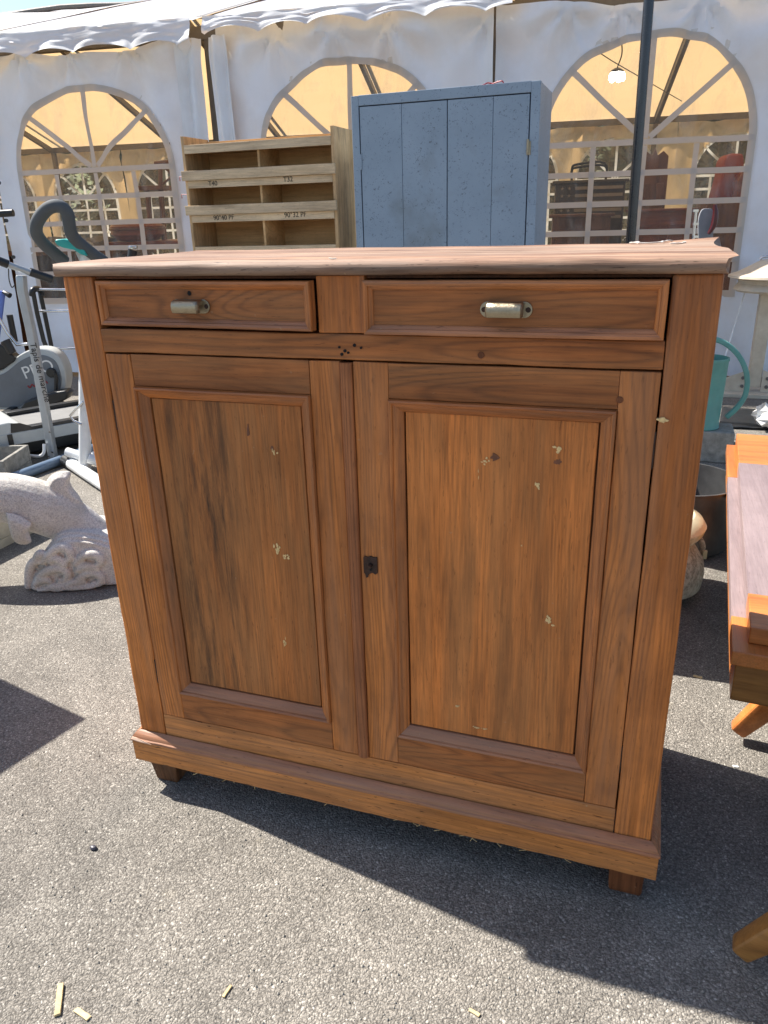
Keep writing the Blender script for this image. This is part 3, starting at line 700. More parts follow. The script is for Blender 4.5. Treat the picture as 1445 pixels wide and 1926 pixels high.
def door(x0, x1, px0, px1, label, pm):
    """inset panelled door"""
    z0, z1 = .2155, 1.0535; pz0, pz1 = .311, .970
    D = box('door', pm, BF, px0+.0022, px1-.0026, .0115, .0205, pz0+.0020, pz1-.0022, .0016, cuts=(2, 14), wob=.0008, wscale=6)
    box('panel_backing', WDK, D, px0-.014, px1+.014, .0225, .0255, pz0-.014, pz1+.014, .0004)
    D['label'] = label
    for a, b in ((x0, px0-.0245), (px1+.0245, x1)):
        box('stile', WS, D, a, b, .0008, .026, z0, z1, .0018, cuts=(2, 24), wob=.001, wscale=12)
    for a, b in ((pz1+.0222, z1), (z0, pz0-.0245)):
        box('rail', WX, D, px0-.0240, px1+.0240, .0011, .026, a, b, .0014, cuts=(0, 14), wob=.0008, wscale=14)
    xa, xb, za, zb = px0-.0240, px1+.0240, pz0-.0240, pz1+.0217
    moulding(D, (xa, zb), (xb, zb), (0, -1), DPROF, WMH, y=.001)
    moulding(D, (xa, za), (xb, za), (0, 1), DPROF, WDUST_SKY, y=.001)
    moulding(D, (xa, za), (xa, zb), (1, 0), DPROF, WMV, y=.001)
    moulding(D, (xb, za), (xb, zb), (-1, 0), DPROF, WMV, y=.001)
    return D
dL = door(-.5080, -.0185, -.427, -.101, 'left door with dark streaked panel', WPL)
dR = door(.0065, .5094, .0955, .426, 'right door with pale filler spots and lock plate', WPR)
# astragal fixed to the left door
cs = [(-.0175, -.008), (-.0175, .001)]+[(-.006+.0115*math.cos(math.pi-math.pi*k/8), .001+.006*math.sin(math.pi*k/8)) for k in range(9)]+[(.0055, -.008)]
MB().add([(x, -v, z) for z in np.linspace(.2155, 1.052, 20) for (x, v) in cs],
         [(i*len(cs)+k, i*len(cs)+(k+1) % len(cs), (i+1)*len(cs)+(k+1) % len(cs), (i+1)*len(cs)+k) for i in range(19) for k in range(len(cs))]+[tuple(range(len(cs))), tuple(19*len(cs)+k for k in reversed(range(len(cs))))]).build('closing_bead', WBD, dL, smooth=40)
# lock plate, key stub
lk = MB(); lk.prism([(.0125, .0002, .652), (.0125, .0002, .684), (.0155, .0002, .688), (.0215, .0002, .686), (.027, .0002, .689), (.033, .0002, .687), (.0405, .0002, .688), (.0405, .0002, .655), (.036, .0002, .651), (.030, .0002, .654), (.0225, .0002, .650), (.0205, .0002, .643), (.0165, .0002, .642), (.0150, .0002, .650)], (0, -.0022, 0))
lk.build('lock_plate', RUST, dR, bevel=.0006)
MB().tube([(.027, -.001, .6705), (.027, -.011, .6695)], [.0048, .0036], 10).build('key_stub', RUST, dR, bevel=.0008)
MB().prism([(.0247, -.0026, .664), (.0293, -.0026, .664), (.0285, -.0026, .658), (.0255, -.0026, .658)], (0, -.0003, 0)).build('keyhole', BLACK, dR)
# pale filler spots / chips, knots
BLOBN = [0]
def blob(parent, name, mat, x, y, z, w_, h_, n=16, seed=0, t=.0006):
    BLOBN[0] += 1; t += .00017*(BLOBN[0] % 7); y += .004; t += .0040
    pts = []
    for k in range(n):
        a = 2*math.pi*k/n; r_ = .55+.75*abs(noise.noise(Vector((math.cos(a)*1.4, math.sin(a)*1.4, seed*7.7))))+random.uniform(-.12, .18)
        pts.append((x+w_*r_*math.cos(a), y, z+h_*r_*math.sin(a)))
    MB().prism(pts, (0, -t, 0)).build(name, mat, parent, smooth=0)
KNOT = plain('wood_knot', (0.15, 0.052, 0.022), 0.5, var=.4, vscale=120)
PY = .0113
for i, (px, py, w_, h_) in enumerate(((515, 850, .009, .011), (522, 1030, .010, .022), (540, 1045, .012, .010), (538, 1210, .006, .016))):
    p = FY(px, py, PY)
    for j in range(7): blob(dL, 'filler_spot', CHIP, p.x+random.gauss(0, .45)*w_, PY, p.z+random.gauss(0, .45)*h_, w_*random.uniform(.10, .32), h_*random.uniform(.15, .42), seed=i*9+j)
for i, (px, py, w_, h_) in enumerate(((1049, 845, .009, .012), (912, 868, .008, .006), (1013, 917, .007, .009), (982, 1023, .0025, .005), (1034, 1168, .010, .012), (862, 1328, .007, .003), (905, 1370, .016, .0025), (1108, 1345, .002, .004), (900, 890, .0015, .012))):
    p = FY(px, py, PY)
    for j in range(8 if w_ > .006 else 2): blob(dR, 'filler_spot', CHIP, p.x+random.gauss(0, .42)*w_, PY, p.z+random.gauss(0, .42)*h_, w_*random.uniform(.12, .42), h_*random.uniform(.15, .48), seed=50+i*9+j)
for px, py, r_ in ((932, 860, .010), (1050, 869, .0085)):
    p = FY(px, py, PY); blob(dR, 'knot', KNOT, p.x, PY, p.z, r_, r_*.75, seed=px)
p = FY(512, 843, PY); blob(dL, 'knot', KNOT, p.x, PY, p.z, .005, .005, seed=3)
p = FY(467, 810, PY); blob(dL, 'knot', KNOT, p.x, PY, p.z, .004, .012, seed=5)
p = FY(1241, 790, -.001); blob(BF, 'filler_spot', CHIP, p.x+.004, -.0009, p.z, .010, .006, seed=77)
for px, py in ((1166, 752), (905, 668)):
    p = FY(px, py, 0); MB().lathe([(0, .0), (.0055, 0)], (0, 0, 0), 12)
    MB().tube([(p.x, .001, p.z), (p.x, -.0012, p.z)], .0055, 12).build('peg', WDK, BF if py < 700 else dR, bevel=.0006)
# hinges barely showing
for sx, D in ((-1, dL), (1, dR)):
    for z in (.93, .33):
        MB().tube([(sx*.5096, .0035, z-.03), (sx*.5096, .0035, z+.03)], .0022, 8).build('hinge', RUST, D)
# drawers
RPROF = [(0, -.012), (0, .0085), (.0012, .0105), (.005, .0112), (.0085, .0095), (.0095, .0065), (.0115, .0055), (.0150, .0010), (.0155, -.012)]
def handle(parent, x, z, y):
    h = MB(); n = 18; pts = []
    for k in range(n):
        a = 2*math.pi*k/n; sg = 1 if math.cos(a) > 0 else -1
        pts.append((x+sg*.0285+.0125*math.cos(a), y, z+.0125*math.sin(a)))
    h.prism(pts, (0, -.0025, 0)); hp = h.build('pull', IRON, parent, bevel=.0008)
    # pulled-out bar: solid block, rounded, hollow below
    b_ = MB(); cs_ = [(0, .012), (-.012, .0125), (-.021, .010), (-.0245, .004), (-.0245, -.004), (-.022, -.0095), (-.018, -.0105), (-.0175, .004), (0, .006)]
    vs = []; fs = []; X = (-.029, -.026, -.012, .012, .026, .029)
    for i, xx in enumerate(X):
        k_ = .82 if i in (0, 5) else 1.0
        for (yy, zz) in cs_: vs.append((x+xx, y+yy*k_-.002, z+zz*k_))
    m_ = len(cs_)
    for i in range(len(X)-1):
        for k in range(m_): fs.append((i*m_+k, i*m_+(k+1) % m_, (i+1)*m_+(k+1) % m_, (i+1)*m_+k))
    fs += [tuple(range(m_)), tuple((len(X)-1)*m_+k for k in reversed(range(m_)))]
    b_.add(vs, fs).build('pull_bar', IRON, parent, smooth=50)
    for sg in (-1, 1):
        MB().lathe([(.0052, -.001), (.0048, .0012), (.0, .0018)], (0, 0, 0), 10)
        MB().tube([(x+sg*.0345, y-.002, z), (x+sg*.0345, y-.0038, z)], [.0045, .0036], 10).build('screw', RUST, parent)
def drawer(x0, x1, z0, z1, out, tilt, label, hx, hz):
    y = -out
    D = box('drawer', WX, BF, x0+.0140, x1-.0140, y+.0005, y+.016, z0+.0140, z1-.0140, .0005, cuts=(0, 16), wob=.0006)
    D['label'] = label
    for A, B, nn, mt in (((x0, z1), (x1, z1), (0, -1), WMH), ((x0, z0), (x1, z0), (0, 1), WDUST_SKY), ((x0, z0), (x0, z1), (1, 0), WMV), ((x1, z0), (x1, z1), (-1, 0), WMV)):
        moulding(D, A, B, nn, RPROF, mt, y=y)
    box('drawer_box', WDK, D, x0+.010, x1-.010, y+.0125, .44, z0+.008, z1-.008, .001)
    handle(D, hx, hz, y)
    return D
d1 = drawer(-.5085, -.0565, 1.1065, 1.1885, -.004, 0, 'left drawer pushed nearly flush with keyhole', -.303, 1.144)
d2 = drawer(.0375, .5075, 1.1035, 1.1895, .011, 0, 'right drawer standing slightly proud', .2725, 1.145)
def skew(o, x0, k):
    for q in [o]+list(o.children):
        for v in q.data.vertices: v.co.y += k*(v.co.x-x0)
MB().tube([(-.3035, .0046, 1.1665), (-.3035, .0036, 1.1665)], .0042, 12).build('keyhole', BLACK, d1)
skew(d1, -.36, -.055)

# ================================================================== BLUE CUPBOARD
cx0, cx1, cy0, ch, cdp = -1.215, -.172, 3.2, 1.915, .45
C = thing('blue_cupboard', ((cx0+cx1)/2, cy0+cdp/2, 0), 'tall blue painted two-door cupboard with chipped paint beside the plywood shelves', 'cupboard')
for a, b, z0 in ((cx0, cx0+.042, 0), (cx1-.048, cx1, 0)): box('stile', BLUE, C, a, b, cy0, cy0+.03, z0, ch-.002, .002)
box('top_rail', BLUE, C, cx0+.0425, cx1-.0485, cy0+.001, cy0+.03, ch-.052, ch, .002)
box('bottom_rail', BLUE, C, cx0+.0425, cx1-.0485, cy0+.001, cy0+.03, .03, .12, .002)
for a, b in ((cx0+.002, cx0+.022), (cx1-.022, cx1-.002)): box('side_panel', BLUE, C, a, b, cy0+.0305, cy0+cdp, 0, ch-.003, .002)
box('top_panel', BLUE, C, cx0+.0225, cx1-.0225, cy0+.0305, cy0+cdp, ch-.025, ch-.004, .001)
box('back_panel', BLUE, C, cx0+.0225, cx1-.0225, cy0+cdp-.012, cy0+cdp-.001, 0, ch-.026, .001)
xs = [cx0+.045, FY(757, 330, cy0).x, FY(841, 330, cy0).x, FY(925, 330, cy0).x, cx1-.052]
for k in range(2):
    Dk = box('door', BLUE, C, xs[2*k]+.002, xs[2*k+2]-.002, cy0+.024, cy0+.030, .125, ch-.058, .0005)
    for j in range(2):
        box('plank', BLUE, Dk, xs[2*k+j]+(.0025 if j == 0 else .0008), xs[2*k+j+1]-(.0025 if j == 1 else .0008), cy0+.003+.001*j, cy0+.023, .125, ch-.0575, .0016)
for x, z in ((cx1-.050, 1.60), (cx1-.050, .5)):
    hg = box('hinge', IRON, C, x-.011, x+.011, cy0-.004, cy0+.001, z-.03, z+.035, .001)
    tube('hinge_pin', IRON, hg, [(x-.004, cy0-.006, z-.02), (x-.004, cy0-.006, z+.045)], .007, 10)
box('hinge', BLUE, C, cx0+.036, cx0+.052, cy0-.002, cy0+.001, 1.54, 1.62, .001)
rw = VP(925, 152, Vector((-.45, 3.3, 0)))
rw = Vector((FY(925, 150, 3.3).x, 3.3, ch))
wire = MB().tube(spline([rw+Vector(q) for q in ((-.07, 0, .004), (-.04, -.01, .012), (-.02, .01, .022), (.01, .0, .012), (-.02, -.02, .006), (.0, .02, .018), (.05, 0, .024), (.062, 0, .018), (.062, 0, .002))], 8), .0035, 8).build('wire_loop', REDW, at=rw)
tag(wire, 'bent red wire lying on top of the blue cupboard', 'wire')

# ================================================================== PLYWOOD SHELVES
sx0, sx1, sy0, sd, sh = -2.335, -1.328, 3.2, .29, 1.776
SH = thing('pigeonhole_shelf', ((sx0+sx1)/2, sy0+sd/2, 0), 'raw plywood pigeonhole shelf unit with pencilled size codes', 'shelf')
box('side_panel', RAWS, SH, sx0, sx0+.018, sy0, sy0+sd, 0, sh, .001)
box('side_panel', RAWS, SH, sx1-.02, sx1, sy0, sy0+sd, 0, sh, .001)
box('back_panel', RAWZ, SH, sx0+.0185, sx1-.0205, sy0+sd-.012, sy0+sd-.001, .02, sh-.012, .001)
for k in range(8):
    zb = 1.680-.1985*k if k < 3 else 1.283-.2*(k-2)
    if k == 0:
        box('shelf_board', RAWZ, SH, sx0+.0185, sx1-.0205, sy0+.013, sy0+sd-.0125, 1.690, 1.706, .001)
        box('slat', RAWX, SH, sx0+.018, sx1-.02, sy0-.003, sy0+.0125, 1.678, 1.726, .0015); continue
    zb = (0, 1.484, 1.286, 1.100, .90, .70, .50, .30)[k]
    box('shelf_board', RAWZ, SH, sx0+.0185, sx1-.0205, sy0+.013, sy0+sd-.0125, zb+.012, zb+.028, .001)
    box('label_slat', RAWX, SH, sx0+.018, sx1-.0205, sy0-.001, sy0+.0125, zb, zb+.042, .0015)
    if k != 3: box('slat', RAWX, SH, sx0-.012, sx1+.004, sy0-.018, sy0-.0015, zb+.043, zb+.098, .002, cuts=(0, 8), wob=.0015)
xm = FY(487, 330, sy0).x
for za, zb in ((1.514, 1.689), (1.316, 1.4955), (1.13, 1.2975), (.93, 1.111), (.73, .911), (.53, .711)):
    box('divider', RAWZ, SH, xm-.007, xm+.007, sy0+.014, sy0+sd-.013, za, zb, .0008)
for body, px, py, zb in (('T40', 392, 345, 1.493), ('T32', 533, 338, 1.496), ('90°40 PF', 402, 412, 1.297), ('90°32 PF', 535, 405, 1.300)):
    text('pencil_code', body, .040, LETB, SH, (FY(px, py, sy0).x, sy0-.0018, zb), (1, 0, .012), (0, 0, 1))
for z in (1.55, 1.45): tube('bent_nail', REDW, SH, [(sx0+.002, sy0+.02, z), (sx0-.05, sy0+.02, z+.004), (sx0-.05, sy0+.02, z-.02)], .0025, 6)

# ================================================================== POLE
pb = Vector((.302, 4.0, 0))
PO = thing('steel_pole', pb, 'tall dark steel pole standing in front of the tent window', 'pole')
tube('pole_shaft', DKM, PO, [pb+Vector((.01, 0, .01)), pb+Vector((-.02, 0, 3.3))], .029, 24)
MB().lathe([(.16, 0), (.16, .008), (.06, .012), (.035, .03), (.035, .12), (.029, .12)], pb, 24).build('pole_base', DKM, PO)

# ================================================================== FITNESS MACHINES
# treadmill ------------------------------------------------------------------
tf = G(101, 868)
TM = thing('treadmill', tf, 'grey walking treadmill with silver upright lettered in black beside the buffet', 'treadmill')
def quadpost(name, mat, parent, pts, w_, d_):
    """rectangular tube along pts"""
    pts = [Vector(p) for p in pts]; vs = []; fs = []
    for i, p in enumerate(pts):
        t = (pts[min(i+1, len(pts)-1)]-pts[max(i-1, 0)]).normalized(); a = rt0; b = t.cross(a).normalized(); a = b.cross(t)
        for (u, v) in ((-1, -1), (1, -1), (1, 1), (-1, 1)): vs.append(p+a*u*w_+b*v*d_)
    for i in range(len(pts)-1):
        for k in range(4): fs.append((i*4+k, i*4+(k+1) % 4, (i+1)*4+(k+1) % 4, (i+1)*4+k))
    fs += [(3, 2, 1, 0), tuple((len(pts)-1)*4+k for k in range(4))]
    return MB().add(vs, fs).build(name, mat, parent, bevel=.006, seg=3, smooth=40)
pp = [VP(x, y, tf) for x, y in ((101, 866), (88, 790), (75, 715), (65, 655), (56, 610), (47, 570), (42, 545), (40, 518))]
post = quadpost('upright', SILV, TM, pp, .020, .028)
a_, b_ = VP(63, 628, tf, -.032), VP(82, 705, tf, -.032)
dirx = (VP(85.5, 735, tf)-VP(61, 640, tf)); 
text('lettering', 'Tapis de marche', .050, LETB, post, VP(56, 645, tf, -.031), dirx, (-HD).cross(dirx), depth=.0008)
for px, py in ((94, 812), (99, 850), (92, 858), (101, 862)):
    c = VP(px, py, tf, -.028); MB().tube([c, c-HD*.008], .006, 8).build('bolt', CHROME, post)
ga = [VP(-35, 478, tf, -.1), VP(14, 497, tf, -.03), VP(55, 512, tf, .02), VP(96, 524, tf, .08)]
tube('crossbar', SILV, TM, ga, .017, 14)
tube('foam_grip', BLKP, TM, [VP(56, 511, tf, .02), VP(97, 525, tf, .085)], .0225, 14)
tube('foam_grip', BLKP, TM, [VP(-35, 478, tf, -.1), VP(15, 497, tf, -.03)], .0225, 14)
tube('cable', BLKP, TM, spline([VP(16, 505, tf, -.02), VP(17, 525, tf, -.02), VP(22, 540, tf, -.02), VP(28, 536, tf, -.02)], 5), .003, 6)
p1 = G(29, 826, .14); p2 = G(149, 804, .14); ax = (p2-p1); ax.z = 0; ax.normalize(); sd_ = Vector((-ax.y, ax.x, 0))
if sd_.dot(HD) < 0: sd_ = -sd_
L_ = 1.25; wT = .52
for k in (0, 1):
    c = p1+ax*(L_/2-.3)+sd_*(k*wT); c.z = .145
    MB().obox(c, ax*L_/2, sd_*.018, (0, 0, .035)).build('side_rail', GREYL, TM, bevel=.004)
c = p1+ax*(L_/2-.15)+sd_*(wT/2); c.z = .165
MB().obox(c, ax*(L_/2-.16), sd_*(wT/2-.022), (0, 0, .010)).build('running_belt', BELT, TM, bevel=.003)
for k in (0, 1):
    c = p1+ax*(L_/2-.12)+sd_*(.02 if k == 0 else wT-.02); c.z = .1905
    MB().obox(c, ax*(L_/2-.2), sd_*.03, (0, 0, .010)).build('foot_rail', BLKP, TM, bevel=.003)
hood = []
for u, z in ((-.34, .12), (-.34, .20), (-.28, .235), (-.02, .245), (.04, .225), (.09, .180), (.09, .12)):
    q = p1+ax*u; hood.append(Vector((q.x, q.y, z)))
MB().prism([q-sd_*.012 for q in hood], sd_*(wT+.024)).build('motor_hood', GREYL, TM, bevel=.012, seg=3)
MB().prism([q-sd_*.0145 for q in [Vector((*(p1+ax*u).xy, z)) for u, z in ((-.02, .182), (-.01, .238), (.04, .232), (.12, .19), (.13, .182))]], sd_*.002).build('hood_cheek', BLKP, TM)
q = p1-ax*.03; MB().obox((q.x, q.y, .145)-sd_*.02 if False else Vector((q.x, q.y, .145))-sd_*.0195, ax*.014, sd_*.0018, (0, 0, .033)).build('rail_joint', BLKP, TM)
fa, fb_ = G(48, 890, .03), G(152, 852, .03)
tube('base_tube', BLUEG, TM, [fa-(fb_-fa)*.6, fa, fb_, fb_+(fb_-fa)*.4], .028, 16)
c = (p1+ax*.25+sd_*.25); MB().obox((c.x, c.y, .065), ax*.45, sd_*.2, (0, 0, .04)).build('under_tray', BLKP, TM, bevel=.01)
tube('power_lead', WHT, TM, spline([G(-5, 850, .05), G(30, 853, .05), G(70, 858, .05), G(82, 852, .07), G(83, 835, .12)], 6), .009, 8)

# elliptical -----------------------------------------------------------------
ef = G(70, 778); ef.z = 0
EL_ = thing('elliptical_trainer', ef, 'grey elliptical trainer with round flywheel housing lettered in white', 'fitness machine')
out = [(-40, 770), (-40, 712), (5, 694), (30, 672), (50, 660), (70, 655), (92, 658), (108, 668), (119, 686), (124, 706), (123, 728), (116, 745), (100, 756), (70, 764), (30, 772)]
pts = spline([VP(x, y, ef) for x, y in out], 4)
hb = MB().prism(pts, HD*.14).build('housing', GREYL, EL_, bevel=.015, seg=3)
inn = [(-36, 766), (-36, 720), (8, 702), (34, 682), (54, 671), (72, 667), (90, 670), (104, 679), (112, 695), (116, 712), (114, 730), (108, 742), (94, 750), (66, 757), (30, 766)]
MB().prism(spline([VP(x, y, ef) for x, y in inn], 4), -HD*.006).build('housing_face', GREYP, hb, bevel=.002)
tdir = VP(90, 690, ef)-VP(50, 702, ef)
text('lettering', 'PRO', .125, LETW, hb, VP(47, 713, ef, -.0075), tdir, Vector((0, 0, 1)))
tube('red_script', LETR, hb, spline([VP(52+k*4.2, 727-k*1.0+(3 if k % 2 else -2), ef, -.007) for k in range(10)], 4), .005, 6)
c = VP(98, 700, ef); MB().tube([c, c-HD*.03], .035, 18).build('crank_hub', BLKP, EL_, bevel=.006)
tube('crank_arm', BLKP, EL_, [VP(103, 702, ef, -.035), VP(106, 712, ef, -.035), VP(105, 742, ef, -.035)], .014, 10)
MB().prism([VP(x, y, ef, -.16) for x, y in ((38, 768), (45, 756), (100, 738), (122, 735), (128, 741), (124, 752), (66, 774))], HD*.12).build('pedal', BLKP, EL_, bevel=.01)
tube('support_leg', GREYL, EL_, [VP(17, 758, ef, .03), VP(20, 786, ef, .03)], .02, 12)
c = G(20, 784); MB().obox((c.x, c.y, .03), HD*.25, rt0*.03, (0, 0, .03)).build('floor_bar', BLKP, EL_, bevel=.01)
tube('swing_arm', BLUEP, EL_, spline([VP(-14, 690, ef, .05), VP(-4, 620, ef, .05), VP(5, 548, ef, .05)], 6), .020, 12)
MB().tube([VP(6, 549, ef, .04), VP(19, 556, ef, .02)], [.012, .02], 10).build('knob', BLKP, EL_, bevel=.003)
tube('link_rod', CHROME, EL_, [VP(-6, 592, ef), VP(14, 626, ef), VP(32, 648, ef), VP(52, 647, ef)], .011, 10)
tube('foam_pad', BLKP, EL_, [VP(18, 592, ef, .12), VP(28, 642, ef, .12)], .022, 12)
MB().tube([VP(9, 640, ef, -.02), VP(24, 665, ef, -.02)], [.035, .03], 14).build('tension_knob', BLKP, EL_, bevel=.006)
MB().prism(spline([VP(x, y, ef, -.02) for x, y in ((-20, 655), (0, 648), (14, 660), (28, 676), (10, 690), (-20, 706))], 3), HD*.1).build('shroud', BLKP, EL_, bevel=.01)
tube('upper_handle', BLKP, EL_, [VP(-40, 404, ef, .05), VP(25, 400, ef, .05)], .024, 14)
tube('handle_stem', CHROME, EL_, [VP(-40, 404, ef, .05), VP(-34, 560, ef, .05), VP(-20, 690, ef, .07)], .016, 10)

# stepper / bike with grey bullhorn bar --------------------------------------
bf = G(158, 893)
BK = thing('exercise_bike', bf, 'exercise bike with looped grey foam handlebar and teal console behind the buffet', 'exercise bike')
tube('upright', WHT, BK, [VP(160, 888, bf), VP(160, 700, bf, .01), VP(163, 480, bf, .02)], .032, 16)
tube('front_stabiliser', WHT, BK, [G(128, 868, .035), G(215, 925, .035)], .032, 16)
for a, b in (((124, 866), (134, 872)),):
    tube('end_cap', BLKP, BK, [G(*a, .035), G(*b, .035)], .035, 16)
tube('pedal_roller', WHT, BK, spline([VP(126, 850, bf, .12), VP(150, 858, bf, .1), VP(172, 868, bf, .08)], 4), .027, 14)
tube('pedal_roller', WHT, BK, spline([VP(166, 862, bf, -.04), VP(180, 866, bf, -.03), VP(200, 873, bf, -.02)], 4), .027, 14)
tube('wire_loop', CHROME, BK, [VP(156, 756, bf, -.03), VP(132, 782, bf, -.03), VP(138, 791, bf, -.03), VP(153, 798, bf, -.03)], .007, 8)
hbpts = [(122, 492), (104, 477), (86, 462), (74, 448), (68, 434), (70, 418), (80, 402), (92, 391), (106, 387), (119, 391), (127, 402), (130, 420), (133, 436), (142, 450), (160, 466), (178, 480), (196, 492)]
tube('handlebar', FOAM, BK, spline([VP(x, y, bf, .05-.2*math.sin(i/16*math.pi)) for i, (x, y) in enumerate(hbpts)], 4), .030, 16)
con = [(102, 455), (104, 450), (120, 449), (140, 453), (158, 470), (162, 482), (150, 478), (138, 470), (118, 466), (108, 462)]
MB().prism([VP(x, y, bf, -.06) for x, y in con], HD*.14).build('console', TEAL, BK, bevel=.012, seg=3)
tube('console_stem', GREYL, BK, [VP(150, 472, bf, .02), VP(163, 500, bf, .02)], .022, 12)
tube('rear_post', BLKP, BK, [VP(248, 486, bf, .5), VP(250, 470, bf, .5)], .026, 14); 
c = VP(250.5, 468, bf, .5); MB().tube([c, c+Vector((0, 0, .018))], .027, 14).build('post_cap', CHROME, BK, bevel=.004)
q = VP(248, 486, bf, .5); tube('seat_post', CHROME, BK, [(q.x, q.y, .06), (q.x, q.y, q.z)], .02, 12)
tube('frame_tube', WHT, BK, [bf+Vector((0, 0, .08)), (q.x, q.y, .08)], .03, 14)
MB().obox((q.x, q.y, .04), rt0*.2, HD*.03, (0, 0, .03)).build('rear_stabiliser', WHT, BK, bevel=.01)

# black tube rack ------------------------------------------------------------
kf = VP(84, 640, Vector((-3.75, 3.35, 0))); kb = Vector((kf.x, kf.y, 0))
RK = thing('tube_rack', kb, 'black tubular rack with three chrome crossbars in front of the tent wall', 'rack')
def kp(x, y, b=0.0): return VP(x, y, kb, b)
for pts in (((62, 548), (70, 590), (82, 640), (90, 660), (112, 775)), ((75, 548), (84, 590), (96, 648), (98, 660), (118, 765))):
    tube('leg', BLKP, RK, [kp(*p, .0 if pts[0][0] == 62 else .12) for p in pts], .016, 10)
tube('shoulder', BLKP, RK, spline([kp(60, 556), kp(62, 546), kp(70, 543, .06), kp(77, 548, .12), kp(78, 556, .12)], 5), .022, 10)
for y0, y1 in ((544, 545), (585, 584), (655, 655)):
    tube('crossbar', CHROME, RK, [kp(62 if y0 < 580 else 72 if y0 < 600 else 92, y0, .05), kp(175, y1, .05)], .009, 10)
for i, x in enumerate((170, 184)):
    tube('leg', BLKP, RK, [kp(x, 546, .12*i), kp(x+8, 775-8*i, .12*i)], .016, 10)

# ================================================================== DOLPHIN
dO = G(120, 1083); dE = (G(205, 1075)-G(62, 1085)).normalized(); dN = Vector((-dE.y, dE.x, 0))
if dN.dot(HD) < 0: dN = -dN
def dp(x, y, b=0.0): return VP(x, y, dO, 0, n=dN)+dN*b
def loft(mb, secs, n=20):
    """secs: (centre, up half vec, side half vec)"""
    vs = []; fs = []
    for c, u, s_ in secs:
        for k in range(n):
            a = 2*math.pi*k/n; vs.append(c+u*math.cos(a)+s_*math.sin(a))
    for i in range(len(secs)-1):
        for k in range(n): fs.append((i*n+k, i*n+(k+1) % n, (i+1)*n+(k+1) % n, (i+1)*n+k))
    fs += [tuple(reversed(range(n))), tuple((len(secs)-1)*n+k for k in range(n))]
    return mb.add(vs, fs)
DM = MB()
axis_ = [((-170, 1035), 6, .4), ((-150, 1022), 12, .7), ((-128, 1008), 17, .9), ((-112, 988), 30, .95), ((-85, 966), 40, .95), ((-50, 948), 46, .9), ((0, 936), 50, .85), ((50, 946), 54, .8), ((95, 962), 52, .8), ((140, 985), 45, .8), ((185, 1012), 36, .8), ((225, 1035), 26, .8), ((262, 1045), 17, .8), ((300, 1035), 10, .8)]
secs = []
cen = [dp(*a[0]) for a in axis_]
for i, ((c, h, sd2)) in enumerate(axis_):
    t = (cen[min(i+1, len(cen)-1)]-cen[max(i-1, 0)]).normalized(); sc_ = (dp(c[0]+1, c[1])-dp(*c)).length
    u = dN.cross(t).normalized()
    if u.z < 0: u = -u
    secs.append((cen[i], u*h*sc_, dN*h*sc_*sd2))
# denser
def dens(secs, k=4):
    out_ = []
    for comp in range(3):
        out_.append(spline([s[comp] for s in secs], k))
    return list(zip(*out_))
loft(DM, dens(secs), 24)
def fin(pts, th, off=0.0, tip=.25):
    """pts outline in pixels; lens-shaped plate"""
    P = [dp(x, y, off) for x, y in pts]; c = sum(P, Vector())/len(P)
    vs = P+[c-dN*th, c+dN*th]; n = len(P)
    mid = [p.lerp(c, .35)-dN*th*.8 for p in P]+[p.lerp(c, .35)+dN*th*.8 for p in P]
    vs = P+mid+[c-dN*th, c+dN*th]
    fs = []
    for k in range(n):
        k2 = (k+1) % n
        fs += [(k, k2, n+k2, n+k), (k2, k, 2*n+k, 2*n+k2), (n+k, n+k2, 3*n), (2*n+k2, 2*n+k, 3*n+1)]
    DM.add(vs, fs)
fin(spline([(78, 930), (90, 899), (105, 888), (120, 885), (134, 888), (131, 905), (140, 925), (160, 955), (120, 960)], 3), .030)
fin(spline([(28, 945), (50, 950), (76, 966), (70, 980), (76, 1000), (60, 1006), (42, 998), (34, 975)], 3), .022, -.10)
fin(spline([(285, 1050), (300, 1010), (330, 985), (320, 1030), (335, 1065), (305, 1055)], 3), .02)
# wave base
bs = [(62, 1085), (70, 1060), (78, 1035), (95, 1012), (130, 1000), (180, 1000), (230, 1010), (270, 1030), (300, 1075), (280, 1082), (170, 1081), (110, 1088)]
rng = random.Random(4)
bo = spline([(66, 1086), (72, 1066), (80, 1048), (92, 1030), (104, 1008), (130, 985), (180, 985), (235, 1000), (275, 1030), (300, 1076), (270, 1082), (205, 1077), (150, 1084), (105, 1090)] and [Vector((x, y, 0)) for x, y in ((66, 1086), (72, 1066), (80, 1048), (92, 1030), (104, 1008), (130, 985), (180, 985), (235, 1000), (275, 1030), (300, 1076), (270, 1082), (205, 1077), (150, 1084), (105, 1090))], 3)
for b0, b1, k in ((-.095, .095, 1.0), (-.115, .115, .93), (-.128, .128, .84)):
    cx_, cy_ = 180, 1052
    P0_ = [dp(cx_+(q.x-cx_)*k, cy_+(q.y-cy_)*k, b0) for q in bo]; DM.prism(P0_, dN*(b1-b0))
